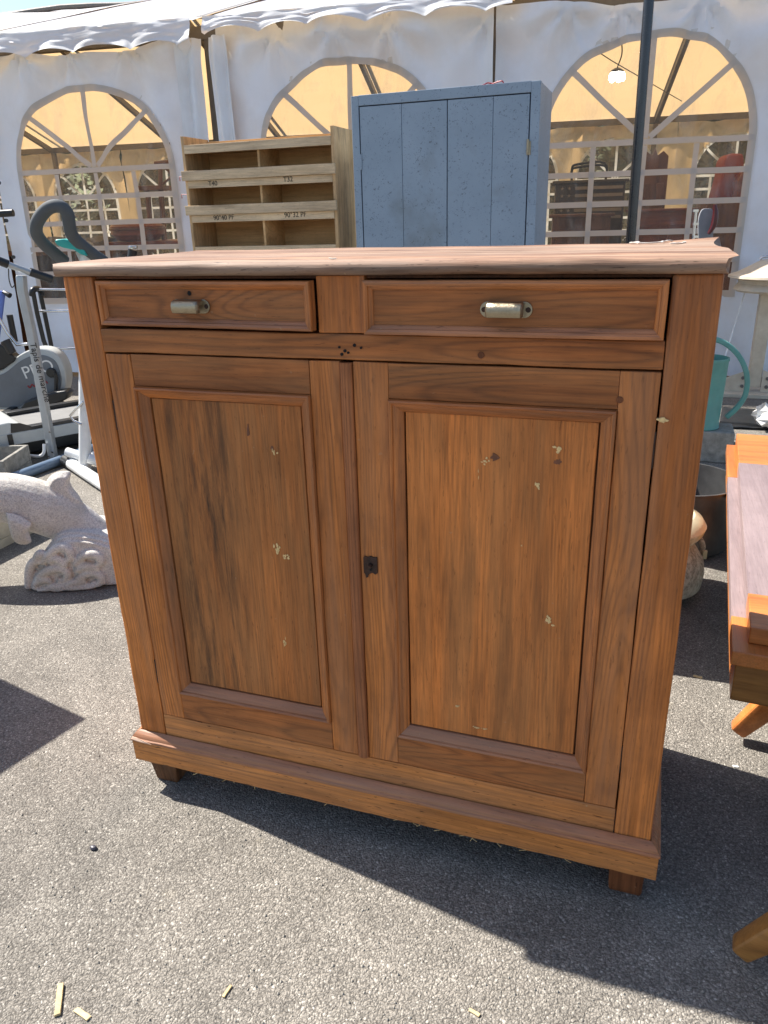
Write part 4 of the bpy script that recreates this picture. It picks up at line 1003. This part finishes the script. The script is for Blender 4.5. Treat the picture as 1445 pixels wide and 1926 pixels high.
for pts in (((84, 1082), (92, 1060), (110, 1045), (132, 1040), (146, 1050), (140, 1062), (128, 1060)), ((100, 1034), (112, 1016), (132, 1002), (148, 1008), (150, 1022), (140, 1026)), ((150, 1078), (168, 1058), (190, 1048), (206, 1056), (202, 1068), (190, 1066)), ((158, 1034), (175, 1018), (196, 1016), (206, 1028), (196, 1036)), ((70, 1082), (72, 1058), (78, 1038), (90, 1028), (98, 1033)), ((90, 1085), (130, 1072), (170, 1076), (215, 1064)), ((86, 1034), (90, 1022), (99, 1015), (103, 1024)), ((112, 1030), (124, 1022), (140, 1032), (134, 1040)), ((160, 1046), (180, 1036), (204, 1042)), ((82, 1075), (100, 1062), (118, 1064)), ((120, 1086), (150, 1068), (180, 1062))):
    DM.tube(spline([dp(x, y, -.138+.0006*max(0, 110-x)) for x, y in pts], 5), [.010+.008*math.sin(i/((len(pts)-1)*5)*math.pi) for i in range((len(pts)-1)*5+1)], 10)
do = DM.build('dolphin_statue', STONE, at=(dO.x, dO.y, 0), fix=False)
for v in do.data.vertices:
    if v.co.z < 0.004: v.co.z = 0.004
rm = do.modifiers.new('fuse', 'REMESH'); rm.mode = 'VOXEL'; rm.voxel_size = .0042; rm.use_smooth_shade = True
smm = do.modifiers.new('soften', 'SMOOTH'); smm.iterations = 1; smm.factor = .5
tag(do, 'mottled cast stone dolphin leaping from a carved wave base', 'statue')

# ================================================================== STONE TROUGHS
pl_ = G(38, 900); pl0 = Vector((pl_.x, pl_.y, 0))
def trough(name, c, ex, ey, h, t, mat, label):
    b = thing(name, c, label, 'planter'); c = Vector(c); ux, uy = ex.normalized(), ey.normalized(); lx, ly = ex.length, ey.length
    MB().obox(c+Vector((0, 0, .02)), ex, ey, (0, 0, .02)).build('base', mat, b, bevel=.004)
    for sg in (-1, 1):
        MB().obox(c+uy*sg*(ly-t/2)+Vector((0, 0, (h+.0401)/2)), ex, uy*t/2, (0, 0, (h-.0401)/2)).build('wall', mat, b, bevel=.005, cuts=(0, 8), wob=.002)
        MB().obox(c+ux*sg*(lx-t/2)+Vector((0, 0, (h+.0401)/2)), ux*t/2, uy*(ly-t-.001), (0, 0, (h-.0401)/2)).build('wall', mat, b, bevel=.005, cuts=(1, 8), wob=.002)
    return b
trough('stone_trough', pl0+Vector((-.24, -.02, 0)), rt0*.21, HD*.16, .13, .022, CONC, 'square speckled concrete planter behind the dolphin statue')
q = G(48, 992); 
d_ = (G(0, 1022)-G(45, 1000)).normalized()
bq = G(30, 1006)
trough('stone_trough', bq+d_*.28+HD*.13, d_*.30, Vector((-d_.y, d_.x, 0))*.11, .16, .03, SAND, 'low pale sandstone trough lying under the dolphin statue')

# ================================================================== RIGHT SIDE
# coffee table ----------------------------------------------------------------
ZU, ZL = .43, .385
n0, n1 = G(1412, 1180, ZU), G(1386, 815, ZU)
ty = (n1-n0); LT = ty.length; ty.normalize(); tx = Vector((ty.y, -ty.x, 0))
CT = thing('coffee_table', Vector((n0.x, n0.y, 0))+ty*LT/2+tx*.3, 'long orange varnished folding coffee table with grey violet inlaid top', 'table')
def tb(name, mat, u0, u1, v0, v1, z0, z1, bevel=.003, par=CT):
    c = Vector((n0.x, n0.y, 0))+tx*(u0+u1)/2+ty*(v0+v1)/2+Vector((0, 0, (z0+z1)/2))
    return MB().obox(c, tx*(u1-u0)/2, ty*(v1-v0)/2, (0, 0, (z1-z0)/2)).build(name, mat, par, bevel=bevel)
vA = (G(1410, 1115, ZU)-n0).dot(ty); vB = (G(1397, 870, ZU)-n0).dot(ty)
tb('upper_leaf_end', ORX, 0, .60, 0, vA-.0005, ZU-.040, ZU); tb('upper_leaf_end', ORX, 0, .60, vB+.0005, LT, ZU-.040, ZU)
tb('upper_leaf_panel', PURP, 0.0, .60, vA, vB, ZU-.040, ZU-.001, .001)
tb('lower_leaf_end', ORY, -.032, .62, -.045, vA-.05, ZL-.030, ZU-.0405); tb('lower_leaf_end', ORY, -.032, .62, vB-.05, LT-.03, ZL-.030, ZU-.0405)
tb('lower_leaf_panel', PURP, -.031, .62, vA-.0495, vB-.0505, ZL-.030, ZU-.042, .001)
tb('apron', ORB, -.020, .60, -.030, -.008, ZL-.128, ZL-.0305); tb('apron', ORB, -.020, .60, LT-.07, LT-.05, ZL-.128, ZL-.0305)
tb('apron', ORY, -.020, .0, -.0075, LT-.0705, ZL-.128, ZL-.0305); tb('apron', ORY, .58, .60, -.0075, LT-.0705, ZL-.128, ZL-.0305)
def sabre(parent, top, mid, foot_, w_=.024, h_=.034, mat=ORY):
    pts = spline([top]+list(mid)+[foot_], 7); mb = MB(); secs = []
    hd = (foot_-top); hd.z = 0; side = Vector((-hd.y, hd.x, 0)).normalized()
    vs = []; fs = []
    for i, p in enumerate(pts):
        t = (pts[min(i+1, len(pts)-1)]-pts[max(i-1, 0)]).normalized(); u = side.cross(t).normalized(); k = 1.3-.75*i/len(pts)
        for (a, b) in ((-1, -1), (1, -1), (1, 1), (-1, 1)): vs.append(p+side*a*w_*(.6+.4*k)+u*b*h_*k)
    for i in range(len(pts)-1):
        for k in range(4): fs.append((i*4+k, i*4+(k+1) % 4, (i+1)*4+(k+1) % 4, (i+1)*4+k))
    fs += [(3, 2, 1, 0), tuple((len(pts)-1)*4+k for k in range(4))]
    o = mb.add(vs, fs).build('leg', mat, parent, bevel=.008, seg=3, smooth=40)
    return o
f1 = G(1386, 1374, .030)
def tl(u, v, z): return Vector((n0.x, n0.y, 0))+tx*u+ty*v+Vector((0, 0, z))
u1 = (f1-n0).dot(tx); v1 = (f1-n0).dot(ty)
for v_ in (v1, LT-v1-.25):
    for m_ in (lambda u: u, lambda u: .60-u):
        sabre(CT, tl(m_(u1+.22), v_, .30), [tl(m_(u1+.125), v_, .215), tl(m_(u1+.055), v_, .115)], tl(m_(u1), v_, .030))
for v_ in (v1, LT-v1-.25): tb('leg_block', ORB, u1+.13, .60-u1-.13, v_-.03, v_+.03, .215, ZL-.1285)
# second small pedestal table, only a foot of it reaches into the picture --------
f2 = G(1390, 1786, .026); pc = f2+Vector((.40, -.04, 0)); pc.z = 0
PT = thing('pedestal_table', pc, 'brown sabre-legged pedestal table with one foot beside the buffet shadow', 'table')
for k in range(4):
    a = math.atan2(f2.y-pc.y, f2.x-pc.x)+k*math.pi/2; d = Vector((math.cos(a), math.sin(a), 0)); r_ = (Vector((f2.x, f2.y, 0))-pc).length
    sabre(PT, pc+d*.05+Vector((0, 0, .31)), [pc+d*(r_-.20)+Vector((0, 0, .265)), pc+d*(r_-.12)+Vector((0, 0, .195)), pc+d*(r_-.055)+Vector((0, 0, .105))], pc+d*r_+Vector((0, 0, .026)), .024, .032, ORB)
MB().lathe([(.05, .24), (.055, .27), (.035, .30), (.045, .34), (.03, .42), (.06, .53), (.09, .545)], pc, 24).build('column', ORB, PT)
MB().lathe([(.0, .546), (.21, .546), (.22, .556), (.215, .568), (0, .57)], pc, 40).build('table_top', ORB, PT)

# steel stockpot ----------------------------------------------------------------
rim_r = .215; pr_ = FY(1380, 990, 1.89); pot_c = Vector((pr_.x-rim_r, 1.89, 0))
zr = VP(1330, 931, pot_c, -rim_r*.97).z
PC = thing('stock_pot', pot_c, 'large open dark steel stock pot between buffet and orange table', 'pot')
MB().lathe([(0, .004), (rim_r-.02, .004), (rim_r-.004, .02), (rim_r, .05), (rim_r, zr-.006), (rim_r+.006, zr-.003), (rim_r+.006, zr), (rim_r-.003, zr), (rim_r-.004, zr-.02), (rim_r-.004, .05), (rim_r-.03, .012), (0, .010)], pot_c, 56).build('pot_body', STEEL, PC)
hc = pot_c+rt0*(rim_r+.012); 
tube('handle', STEEL, PC, spline([hc+HD*-.05+Vector((0, 0, zr-.06)), hc+rt0*.04+HD*-.04+Vector((0, 0, zr-.055)), hc+rt0*.04+HD*.04+Vector((0, 0, zr-.055)), hc+HD*.05+Vector((0, 0, zr-.06))], 6), .006, 8)
# stoneware jug -------------------------------------------------------------------
jc = G(1262, 1140); jc = Vector((jc.x-.085, jc.y+.12, 0))
JG = thing('stoneware_jar', jc, 'mottled stoneware jar with cream neck and loop handle beside the buffet', 'jar')
jr = (VP(1316, 1070, jc)-jc).dot(rt0)
zz = lambda y: VP(1300, y, jc).z
MB().lathe([(0, .002), (jr*.72, .002), (jr*.82, .03), (jr*.97, zz(1085)), (jr, zz(1060)), (jr*.96, zz(1040)), (jr*.80, zz(1018)), (jr*.74, zz(1010))], jc, 40).build('jar_body', POTM, JG)
MB().lathe([(jr*.74, zz(1010)+.0005), (jr*.80, zz(1002)), (jr*.90, zz(990)), (jr*.94, zz(978)), (jr*.86, zz(966)), (jr*.72, zz(959)), (jr*.66, zz(962)), (jr*.70, zz(1000))], jc, 40).build('jar_neck', CERA, JG)
ha = [VP(x, y, jc) for x, y in ((1300, 1020), (1308, 1012), (1317, 1014), (1322, 1026), (1320, 1040), (1314, 1050))]
tube('handle', POTM, JG, spline(ha, 5), .010, 10)
c = VP(1325, 1043, jc, -.01); MB().obox(c, rt0*.008, HD*.006, (0, 0, .016)).build('price_tag', CERA, JG, bevel=.001)
# hidden low chest whose shadow crosses the ground
hk = thing('low_chest', (.27, 1.10, 0), 'low wooden chest hidden behind the buffet', 'chest')
for k in range(4): box('plank', BRW, hk, .05+.115*k, .162+.115*k, .92, 1.31, .0, .36, .003)
box('lid', BRW, hk, .04, .52, .91, 1.32, .3605, .385, .004)
# watering can on stone block --------------------------------------------------------
wb = G(1345, 812, .17)
SB = MB().obox((wb.x-.03, wb.y+.10, .085), Vector((.13, 0, 0)), Vector((0, .11, 0)), (0, 0, .085)).build('stone_block', CONC, at=(wb.x-.03, wb.y+.1, 0), bevel=.008, seg=2)
tag(SB, 'grey concrete block under the green watering can', 'stone block')
wc = Vector((FY(1318, 790, wb.y+.09).x, wb.y+.09, .170))
WC = thing('watering_can', wc, 'old green watering can with big hoop handle standing on a block', 'watering can')
wr = FY(1369, 700, wc.y).x-wc.x; wh = FY(1350, 672, wc.y).z-.17; wr2 = (FY(1352, 790, wc.y).x-wc.x)
wr2 = wr*.92
MB().lathe([(0, .001), (wr2, .001), (wr2+.003, .006), (wr2, .014), (wr, wh-.02), (wr+.004, wh-.012), (wr+.003, wh), (wr-.004, wh), (wr-.004, wh-.03), (wr2-.006, .02), (0, .012)], wc, 36).build('can_body', GREENC, WC)
hp = [FY(x, y, wc.y) for x, y in ((1290, 660), (1310, 640), (1340, 637), (1368, 648), (1392, 672), (1405, 705), (1403, 740), (1388, 765), (1366, 785))]
hs = spline(hp, 5); hv = []; hf = []
for i, p in enumerate(hs):
    t = (hs[min(i+1, len(hs)-1)]-hs[max(i-1, 0)]).normalized(); nn = Vector((0, 1, 0)).cross(t).normalized()
    for (a, b) in ((-1, -1), (1, -1), (1, 1), (-1, 1)): hv.append(p+nn*a*.013+Vector((0, b*.015, 0)))
for i in range(len(hs)-1):
    for k in range(4): hf.append((i*4+k, i*4+(k+1) % 4, (i+1)*4+(k+1) % 4, (i+1)*4+k))
hf += [(3, 2, 1, 0), tuple((len(hs)-1)*4+k for k in range(4))]
MB().add(hv, hf).build('hoop_handle', GREENC, WC, bevel=.006, seg=2)
tube('spout', GREENC, WC, [wc+Vector((-wr+.01, 0, .06)), wc+Vector((-wr-.12, 0, .20)), wc+Vector((-wr-.2, 0, wh+.02))], [.03, .02, .014], 12)
# cream pedestal with grooved dish ------------------------------------------------------
kx = G(1413, 742); kc = Vector((FY(1438, 640, kx.y).x, kx.y, 0))
kc = Vector((FY(1424, 640, kx.y).x+.02, kx.y, 0))
KD = thing('cream_pedestal', kc, 'cream painted steel pedestal with grooved round head in front of the tent', 'pedestal')
dz = lambda y: FY(1430, y, kc.y).z
dr = (kc.x+.06)-FY(1368, 530, kc.y).x
dc = kc+Vector((.06, 0, 0))
MB().lathe([(0, dz(548)), (dr*.80, dz(547)), (dr*.86, dz(543)), (dr*.84, dz(538)), (dr*.78, dz(531)), (dr*.80, dz(524)), (dr, dz(520)), (dr*.99, dz(516)), (dr*.8, dz(510)), (dr*.45, dz(492)), (dr*.40, dz(489)), (0, dz(489))], dc, 48).build('grooved_head', CREAM, KD)
tube('top_rail', CHROME, KD, spline([dc+Vector((-dr*.42, 0, dz(488))), dc+Vector((-dr*.3, 0, dz(482))), dc+Vector((dr*.4, 0, dz(481)))], 4), .008, 8)
MB().obox(kc+Vector((0, 0, dz(548)/2+.03)), (.045, 0, 0), (0, .045, 0), (0, 0, dz(548)/2-.031)).build('column', CREAM, KD, bevel=.010, seg=3)
MB().obox(kc+Vector((.05, 0, .015)), (.34, 0, 0), (0, .14, 0), (0, 0, .015)).build('foot_plate', CREAM, KD, bevel=.004)
for sg in (-1, 1):
    MB().prism([kc+Vector((sg*.046, -.05, .031)), kc+Vector((sg*.30, -.05, .031)), kc+Vector((sg*.30, -.05, .08)), kc+Vector((sg*.046, -.05, .19))], (0, .006, 0)).build('gusset', CREAM, KD)
    for z in (.07, .13): MB().tube([kc+Vector((sg*.08, -.05, z)), kc+Vector((sg*.08, -.062, z))], .012, 10).build('bolt', DKALU, KD)
tube('stay_cord', WHT, KD, [FY(1402, 548, kc.y), FY(1358, 690, kc.y-.3)], .005, 8)
# black sheet and paper --------------------------------------------------------------------
sa = [G(1358, 770), G(1475, 775), G(1480, 812), G(1352, 806)]
sh_ = MB().grid(16, 10, lambda u, v: (sa[0].lerp(sa[1], u)).lerp(sa[3].lerp(sa[2], u), v)+Vector((0, 0, .012+.012*abs(noise.noise(Vector((u*4, v*3, 1))))))).build('plastic_sheet', PLAST, at=(sa[0].x+.2, sa[0].y, 0), fix=False, solid=.002)
tag(sh_, 'black plastic sheet lying on the ground by the pedestal', 'sheet')
pc_ = G(1450, 808); cr = MB().lathe([(max(0, .11*math.sin(a)), .06-.06*math.cos(a)) for a in np.linspace(0, math.pi, 9)], pc_+Vector((.0, .03, .02)), 18)
tag(cr.build('crumpled_paper', PAPER, at=pc_, wob=.05, wscale=26, smooth=0), 'crumpled white paper lying on the black sheet', 'paper')

# tilted grey chair back seen over the right end of the buffet ---------------------------------
qf = Vector((.62, 3.45, 0))
CH = thing('reclining_chair', qf, 'reclining chair with grey cloth back and dark red bow behind the buffet', 'chair')
def qp(x, y, b=0): return VP(x, y, qf, b)
MB().prism(spline([qp(x, y) for x, y in ((1316, 470), (1314, 420), (1320, 396), (1331, 392), (1342, 396), (1344, 420), (1340, 470))], 4), HD*.015).build('cloth_back', GREYF, CH, bevel=.004)
tube('bow', DKRED, CH, spline([qp(1345, 384, -.03), qp(1346, 405, -.03), qp(1342, 425, -.03), qp(1333, 440, -.03)], 5), [.008+.008*math.sin(i/15*math.pi) for i in range(16)], 10)
tube('side_tube', CHROME, CH, [qp(1310, 395, -.02), qp(1305, 445, -.02), qp(1300, 520, -.02)], .008, 8)
for y in (396, 421, 445): MB().obox(qp(1309, y, -.03), rt0*.014, HD*.006, (0, 0, .006)).build('rung', CHROME, CH)
for dx in (-.14, .14):
    tube('leg', CHROME, CH, [qf+rt0*dx+Vector((0, -.1, .01)), qf+rt0*dx*.6+Vector((0, .02, .55)), qp(1328+dx*60, 468)], .011, 8)
tube('leg', CHROME, CH, [qf+Vector((0, .35, .01)), qf+Vector((0, .05, .8))], .011, 8)
MB().obox(qf+Vector((0, -.12, .45)), rt0*.2, HD*.2, (0, 0, .02)).build('seat', GREYF, CH, bevel=.01)

# ================================================================== INSIDE THE TENT
def inT(px, py, s, off): return VP(px, py, T(s, 0, off), 0, n=TN)
def ip(px, py, off): 
    d = ray(px, py); q = T(0, 0, off); return CAM+d*((q-CAM).dot(TN)/d.dot(TN))
def icab(name, label, cat, px0, px1, pytop, off, depth, mat, parts=True, zb=0.0):
    a = ip(px0, pytop, off); b = ip(px1, pytop, off); h = (a.z+b.z)/2
    mid = (a+b)/2; c0 = Vector((mid.x, mid.y, 0))-TN*depth/2; w_ = (b-a).dot(TU)/2
    o = thing(name, c0, label, cat)
    MB().obox(c0+Vector((0, 0, (h+zb+.08)/2)), TU*w_, TN*depth/2, (0, 0, (h-zb-.081)/2)).build('carcass', mat, o, bevel=.01)
    MB().obox(c0+Vector((0, 0, h-.012)), TU*(w_+.03), TN*(depth/2+.03), (0, 0, .0125)).build('top', mat, o, bevel=.006)
    for sg in (-1, 1):
        for t_ in (-1, 1): MB().obox(c0+TU*sg*(w_-.04)+TN*t_*(depth/2-.04)+Vector((0, 0, .041)), TU*.03, TN*.03, (0, 0, .0405)).build('foot', mat, o)
        MB().obox(c0+TU*sg*w_/2+TN*(depth/2+.008)+Vector((0, 0, h*.5)), TU*(w_/2-.03), TN*.0075, (0, 0, h*.5-.13)).build('door', mat, o, bevel=.005)
    return o, c0, w_, h, depth
o, c0, w_, h, dp_ = icab('flag_trunk', 'dark cabinet with faded stars and stripes inside the tent', 'cabinet', 1046, 1178, 338, -1.7, .5, DARKF)
fr0 = c0+TN*(dp_/2+.018)
for k in range(5): MB().obox(fr0+TU*(w_*.25)+Vector((0, 0, h-.07-.065*k)), TU*w_*.68, TN*.003, (0, 0, .014)).build('stripe', TAN, o)
for i in range(4):
    for j in range(4):
        c = fr0-TU*(w_*.80)+TU*(i*.065)+Vector((0, 0, h-.07-.065*j)); st = []
        for k in range(10):
            a = math.pi/2+k*math.pi/5; r_ = .018 if k % 2 == 0 else .008; st.append(c+TU*r_*math.cos(a)+Vector((0, 0, r_*math.sin(a))))
        MB().prism(st, TN*.004).build('star', TAN, o)
q = ip(1108, 336, -2.0)
HBD = thing('metal_headboard', (q.x, q.y, 0), 'black tubular headboard standing behind the dark cabinet in the tent', 'headboard')
for dz_ in (0, -.07):
    tube('rail', BLKP, HBD, spline([ip(1076, 345, -2.3), ip(1076, 318-dz_*60, -2.3), ip(1086, 309-dz_*80, -2.3), ip(1138, 306-dz_*80, -2.3), ip(1139, 345, -2.3)], 5), .012, 8)
for px in (1076, 1139):
    p = ip(px, 345, -2.3); tube('leg', BLKP, HBD, [p, (p.x, p.y, .01)], .014, 8)
o, c0, w_, h, dp_ = icab('carved_cabinet', 'tall brown cabinet with carved crest inside the tent', 'cabinet', 1206, 1258, 318, -2.3, .45, BRW)
MB().prism([c0+TU*x*w_+TN*.15+Vector((0, 0, h+z)) for x, z in ((-1, .001), (1, .001), (1, .12), (.6, .17), (.2, .13), (0, .2), (-.2, .13), (-.6, .17), (-1, .12))], -TN*.03).build('carved_crest', BRW, o, bevel=.006)
icab('dresser', 'wide reddish brown dresser seen low through the tent window', 'dresser', 1196, 1308, 392, -1.1, .5, RED)
icab('low_cabinet', 'low dark cabinet under the flag cabinet in the tent', 'cabinet', 1040, 1150, 402, -.9, .4, BRW)
q0 = ip(1385, 380, -1.6)
hh = q0.z
BC = thing('brown_chest', (q0.x, q0.y, 0), 'brown wooden chest under the red armchair inside the tent', 'chest')
AR = thing('red_armchair', (q0.x, q0.y, hh), 'red armchair upended on a brown chest inside the tent', 'armchair')
MB().obox((q0.x, q0.y, hh/2), TU*.30, TN*.28, (0, 0, hh/2)).build('carcass', BRW, BC, bevel=.01)
MB().prism([ip(x, y, -1.6) for x, y in ((1345, 375), (1358, 330), (1362, 300), (1372, 288), (1400, 288), (1402, 330), (1395, 378))], -TN*.35).build('back', REDF, AR, bevel=.03, seg=3)
MB().prism([ip(x, y, -1.4) for x, y in ((1385, 378), (1388, 340), (1400, 318), (1440, 312), (1440, 378))], -TN*.35).build('arm', RED, AR, bevel=.03, seg=3)
# left window
q0 = ip(280, 452, -1.6); zt = q0.z
TBL = thing('trestle_table', (q0.x, q0.y, 0), 'brown table piled with goods inside the tent', 'table')
MB().obox((q0.x, q0.y, zt-.02), TU*.75, TN*.35, (0, 0, .02)).build('table_top', RED, TBL, bevel=.005)
for a in (-1, 1):
    for b in (-1, 1): MB().obox(Vector((q0.x, q0.y, (zt-.041)/2))+TU*a*.68+TN*b*.29, TU*.025, TN*.025, (0, 0, (zt-.0415)/2)).build('leg', RED, TBL)
STL = thing('upturned_stool', (q0.x, q0.y, zt), 'brown wooden stand with crossbars standing on the table in the tent', 'stand')
def sp_(x, y, b=0): return ip(x, y, -1.6-b)
for x, b in ((285, 0), (310, 0), (288, .25), (313, .25)):
    MB().tube([sp_(x-2, 452, b), sp_(x-9, 352, b)], .02, 8).build('leg', BRW, STL)
MB().obox((sp_(296, 354)+sp_(296, 354, .25))/2, TU*.14, TN*.16, (0, 0, .022)).build('seat', BRW, STL, bevel=.005)
MB().tube([sp_(302, 350), sp_(302, 305)], .022, 8).build('upright', BRW, STL)
MB().tube([sp_(292, 308), sp_(345, 302)], .026, 8).build('arm', BRW, STL)
MB().tube([sp_(306, 346), sp_(326, 330)], .012, 8).build('brace', BRW, STL)
MB().tube([sp_(306, 312), sp_(326, 330)], .012, 8).build('brace', BRW, STL)
MB().tube([sp_(283, 418), sp_(310, 418)], .014, 8).build('stretcher', BRW, STL)
RT = thing('wooden_tub', (0, 0, 0), 'round brown tub standing on the table in the tent', 'tub')
c = sp_(262, 452, -.1); RT.location = c; ORG[RT.name] = c.copy()
MB().lathe([(.20, .0), (.27, .06), (.28, .14), (.24, .18), (.0, .185)], c, 28).build('tub_body', RED, RT)
MB().lathe([(.265, .10), (.29, .11), (.29, .125), (.265, .13)], c, 28).build('hoop', BRW, RT)
for i, (px, py, wd, hgt, mt) in enumerate(((95, 445, .5, .08, GREYF), (150, 452, .45, .12, DARKF), (205, 455, .4, .1, GREYF))):
    q = ip(px, 470, -1.0-.35*i)
    o = thing('covered_table', (q.x, q.y, 0), ('grey cloth heaped on a bench behind the left tent window', 'dark bundle heaped on a bench behind the left tent window', 'folded grey blanket on a bench behind the left tent window')[i], 'bench')
    MB().obox((q.x, q.y, q.z-.02), TU*wd, TN*.3, (0, 0, .02)).build('bench_top', BRW, o)
    for a in (-1, 1): MB().obox(Vector((q.x, q.y, (q.z-.041)/2))+TU*a*(wd-.05), TU*.03, TN*.25, (0, 0, (q.z-.041)/2)).build('leg', BRW, o)
    MB().grid(14, 10, lambda u, v: Vector((q.x, q.y, q.z+.002))+TU*wd*1.8*(u-.5)+TN*.5*(v-.5)+Vector((0, 0, (hgt*(.6+.9*noise.noise(Vector((u*3+i, v*3, i)))) if 0.01 < u < .99 and .01 < v < .99 else 0)+.004))).build('heaped_cloth', mt, o, fix=False)

# unseen cabinet left of the picture that throws the sharp shadow on the ground
lh = .92; lc = Vector((-.903-.80*lh, .143+.17*lh, 0)); le = Vector((-.054, -.241, 0)).normalized(); lf = Vector((le.y, -le.x, 0))
LC = thing('side_cabinet', lc+le*.28+lf*.2, 'plain brown wooden side cabinet left of the dolphin statue', 'cabinet')
MB().obox(lc+le*.28+lf*.2+Vector((0, 0, lh/2+.03)), le*.265, lf*.19, (0, 0, lh/2-.05)).build('carcass', BRW, LC, bevel=.004)
MB().obox(lc+le*.28+lf*.2+Vector((0, 0, lh-.0095)), le*.28, lf*.2, (0, 0, .0095)).build('top', BRW, LC, bevel=.003)
for a in (-1, 1):
    for b in (-1, 1): MB().obox(lc+le*(.28+a*.22)+lf*(.2+b*.15)+Vector((0, 0, .0395)), le*.02, lf*.02, (0, 0, .039)).build('foot', BRW, LC)
# ================================================================== GROUND LITTER
def chip(px, py, l, w_, ang, label, name='wood_splinter', mat=PALE, h=.004):
    p = G(px, py); M_ = Matrix.Translation(p) @ Matrix.Rotation(ang, 4, 'Z')
    o = MB().box(-l/2, l/2, -w_/2, w_/2, .0008, h, M_).build(name, mat, at=p, bevel=.001, cuts=(0, 5), wob=.002, wscale=60)
    tag(o, label, 'wood chip'); return o
def ga_(x0, y0, x1, y1): d = G(x1, y1)-G(x0, y0); return math.atan2(d.y, d.x), d.length
a, l = ga_(108, 1912, 115, 1852); chip(112, 1882, l, .011, a, 'long pale splinter of wood on the asphalt', h=.006)
a, l = ga_(143, 1900, 168, 1918); chip(155, 1909, l, .010, a, 'short pale wood chip next to the long splinter')
a, l = ga_(420, 1878, 435, 1855); chip(428, 1866, l, .005, a, 'thin pale wood shaving lying alone on the sunlit asphalt')
a, l = ga_(1305, 1272, 1322, 1276); chip(1313, 1274, l, .008, a, 'pale wood flake on the ground between buffet and orange table')
a, l = ga_(885, 1900, 905, 1912); chip(893, 1906, l, .006, a, 'small pale shaving at the edge of the buffet shadow')
p = G(176, 1597); tag(MB().lathe([(0, .0005), (.006, .001), (.008, .004), (.005, .008), (0, .009)], p, 10, 1.2, .8).build('pebble', plain('dark_pebble', (.05, .045, .055), .4), at=p, wob=.001), 'small dark pebble on the sunlit asphalt', 'pebble')
p = G(1384, 1443); tag(MB().lathe([(0, .0005), (.004, .001), (.005, .003), (0, .005)], p, 8, 1.6, .8).build('pebble', PAPER, at=p, wob=.001), 'tiny white pebble in the buffet shadow', 'pebble')
# loose grit: nobody could count it
gm = MB(); rg = random.Random(3)
for k in range(1500):
    px = rg.uniform(0, 1445); py = rg.uniform(1000, 1990)
    p = G(px, py)
    if -.62 < p.x < .62 and -.03 < p.y < .52: continue
    r_ = rg.uniform(.0012, .0032); vs = []
    for q in ((1, 0, 0), (-1, 0, 0), (0, 1, 0), (0, -1, 0), (0, 0, .9), (0, 0, -.5)):
        vs.append(p+Vector(q)*r_*rg.uniform(.6, 1.2)+Vector((0, 0, r_*.45)))
    gm.add(vs, [(0, 2, 4), (2, 1, 4), (1, 3, 4), (3, 0, 4), (2, 0, 5), (1, 2, 5), (3, 1, 5), (0, 3, 5)])
tag(gm.build('grit', plain('grit_stone', (.30, .28, .24), .9, var=.5, vscale=300), smooth=0, fix=False), 'loose pale grit scattered over the asphalt', 'grit', kind='stuff')

# ================================================================== TREES BEYOND THE TENT
def make_tree(seed, h, r_):
    rg = random.Random(seed); root = bpy.data.objects.new('broadleaf_tree', None); COL.objects.link(root); ORG[root.name] = Vector((0, 0, 0))
    tm = MB().tube([(0, 0, 0), (.08, .03, h*.3), (.02, -.05, h*.6), (.05, 0, h*.9)], [.16, .12, .08, .02], 10)
    for k in range(7):
        a = k*2.4; z0 = h*(.25+.08*k); tm.tube([(0.03, 0, z0), (math.cos(a)*r_*.4, math.sin(a)*r_*.4, z0+.5), (math.cos(a)*r_*.75, math.sin(a)*r_*.75, z0+.9)], [.06, .04, .012], 7)
    tm.build('trunk', BARK, root)
    cm = MB()
    cl = [(Vector((rg.gauss(0, r_*.42), rg.gauss(0, r_*.42), h*rg.uniform(.18, .98))), rg.uniform(.35, .7)) for _ in range(75)]
    for _ in range(7500):
        c, q = rg.choice(cl); d = Vector((rg.gauss(0, 1), rg.gauss(0, 1), rg.gauss(0, 1))).normalized()*q*rg.uniform(.5, 1)
        p = c+d; u = Vector((rg.gauss(0, 1), rg.gauss(0, 1), rg.gauss(0, .6))).normalized(); v = u.orthogonal().normalized(); s_ = rg.uniform(.09, .17)
        cm.add([p-u*s_, p+v*s_*.5, p+u*s_, p-v*s_*.5], [(0, 1, 2, 3)])
    cm.build('crown', LEAF, root, fix=False, smooth=0)
    return root
protos = [make_tree(5, 5.5, 1.9), make_tree(9, 4.6, 1.7)]
spots = [(-13.5, -16.6), (-11.0, -16.2), (-8.6, -16.8), (-6.2, -16.2), (-4.2, -16.5), (4.5, -16.0), (6.8, -16.4), (9.0, -16.2), (-11.5, -13.6), (-9.2, -12.6), (-7.0, -13.2), (-5.2, -12.4), (-3.0, -13.4), (3.5, -12.8), (5.6, -12.5), (7.6, -13.3), (9.6, -12.6)]
for i, (s, off) in enumerate(spots):
    if i < 2: r0 = protos[i]
    else:
        src = protos[i % 2]; r0 = src.copy(); COL.objects.link(r0)
        for ch in list(src.children):
            c2 = ch.copy(); COL.objects.link(c2); c2.parent = r0
    r0.location = T(s, 0, off); r0.rotation_euler.z = i*1.7
    tag(r0, 'leafy green tree in the second row beyond the tent windows' if off < -15 else 'leafy green tree right behind the far windows of the tent', 'tree', 'second row of trees beyond the tent' if off < -15 else 'trees right behind the tent')
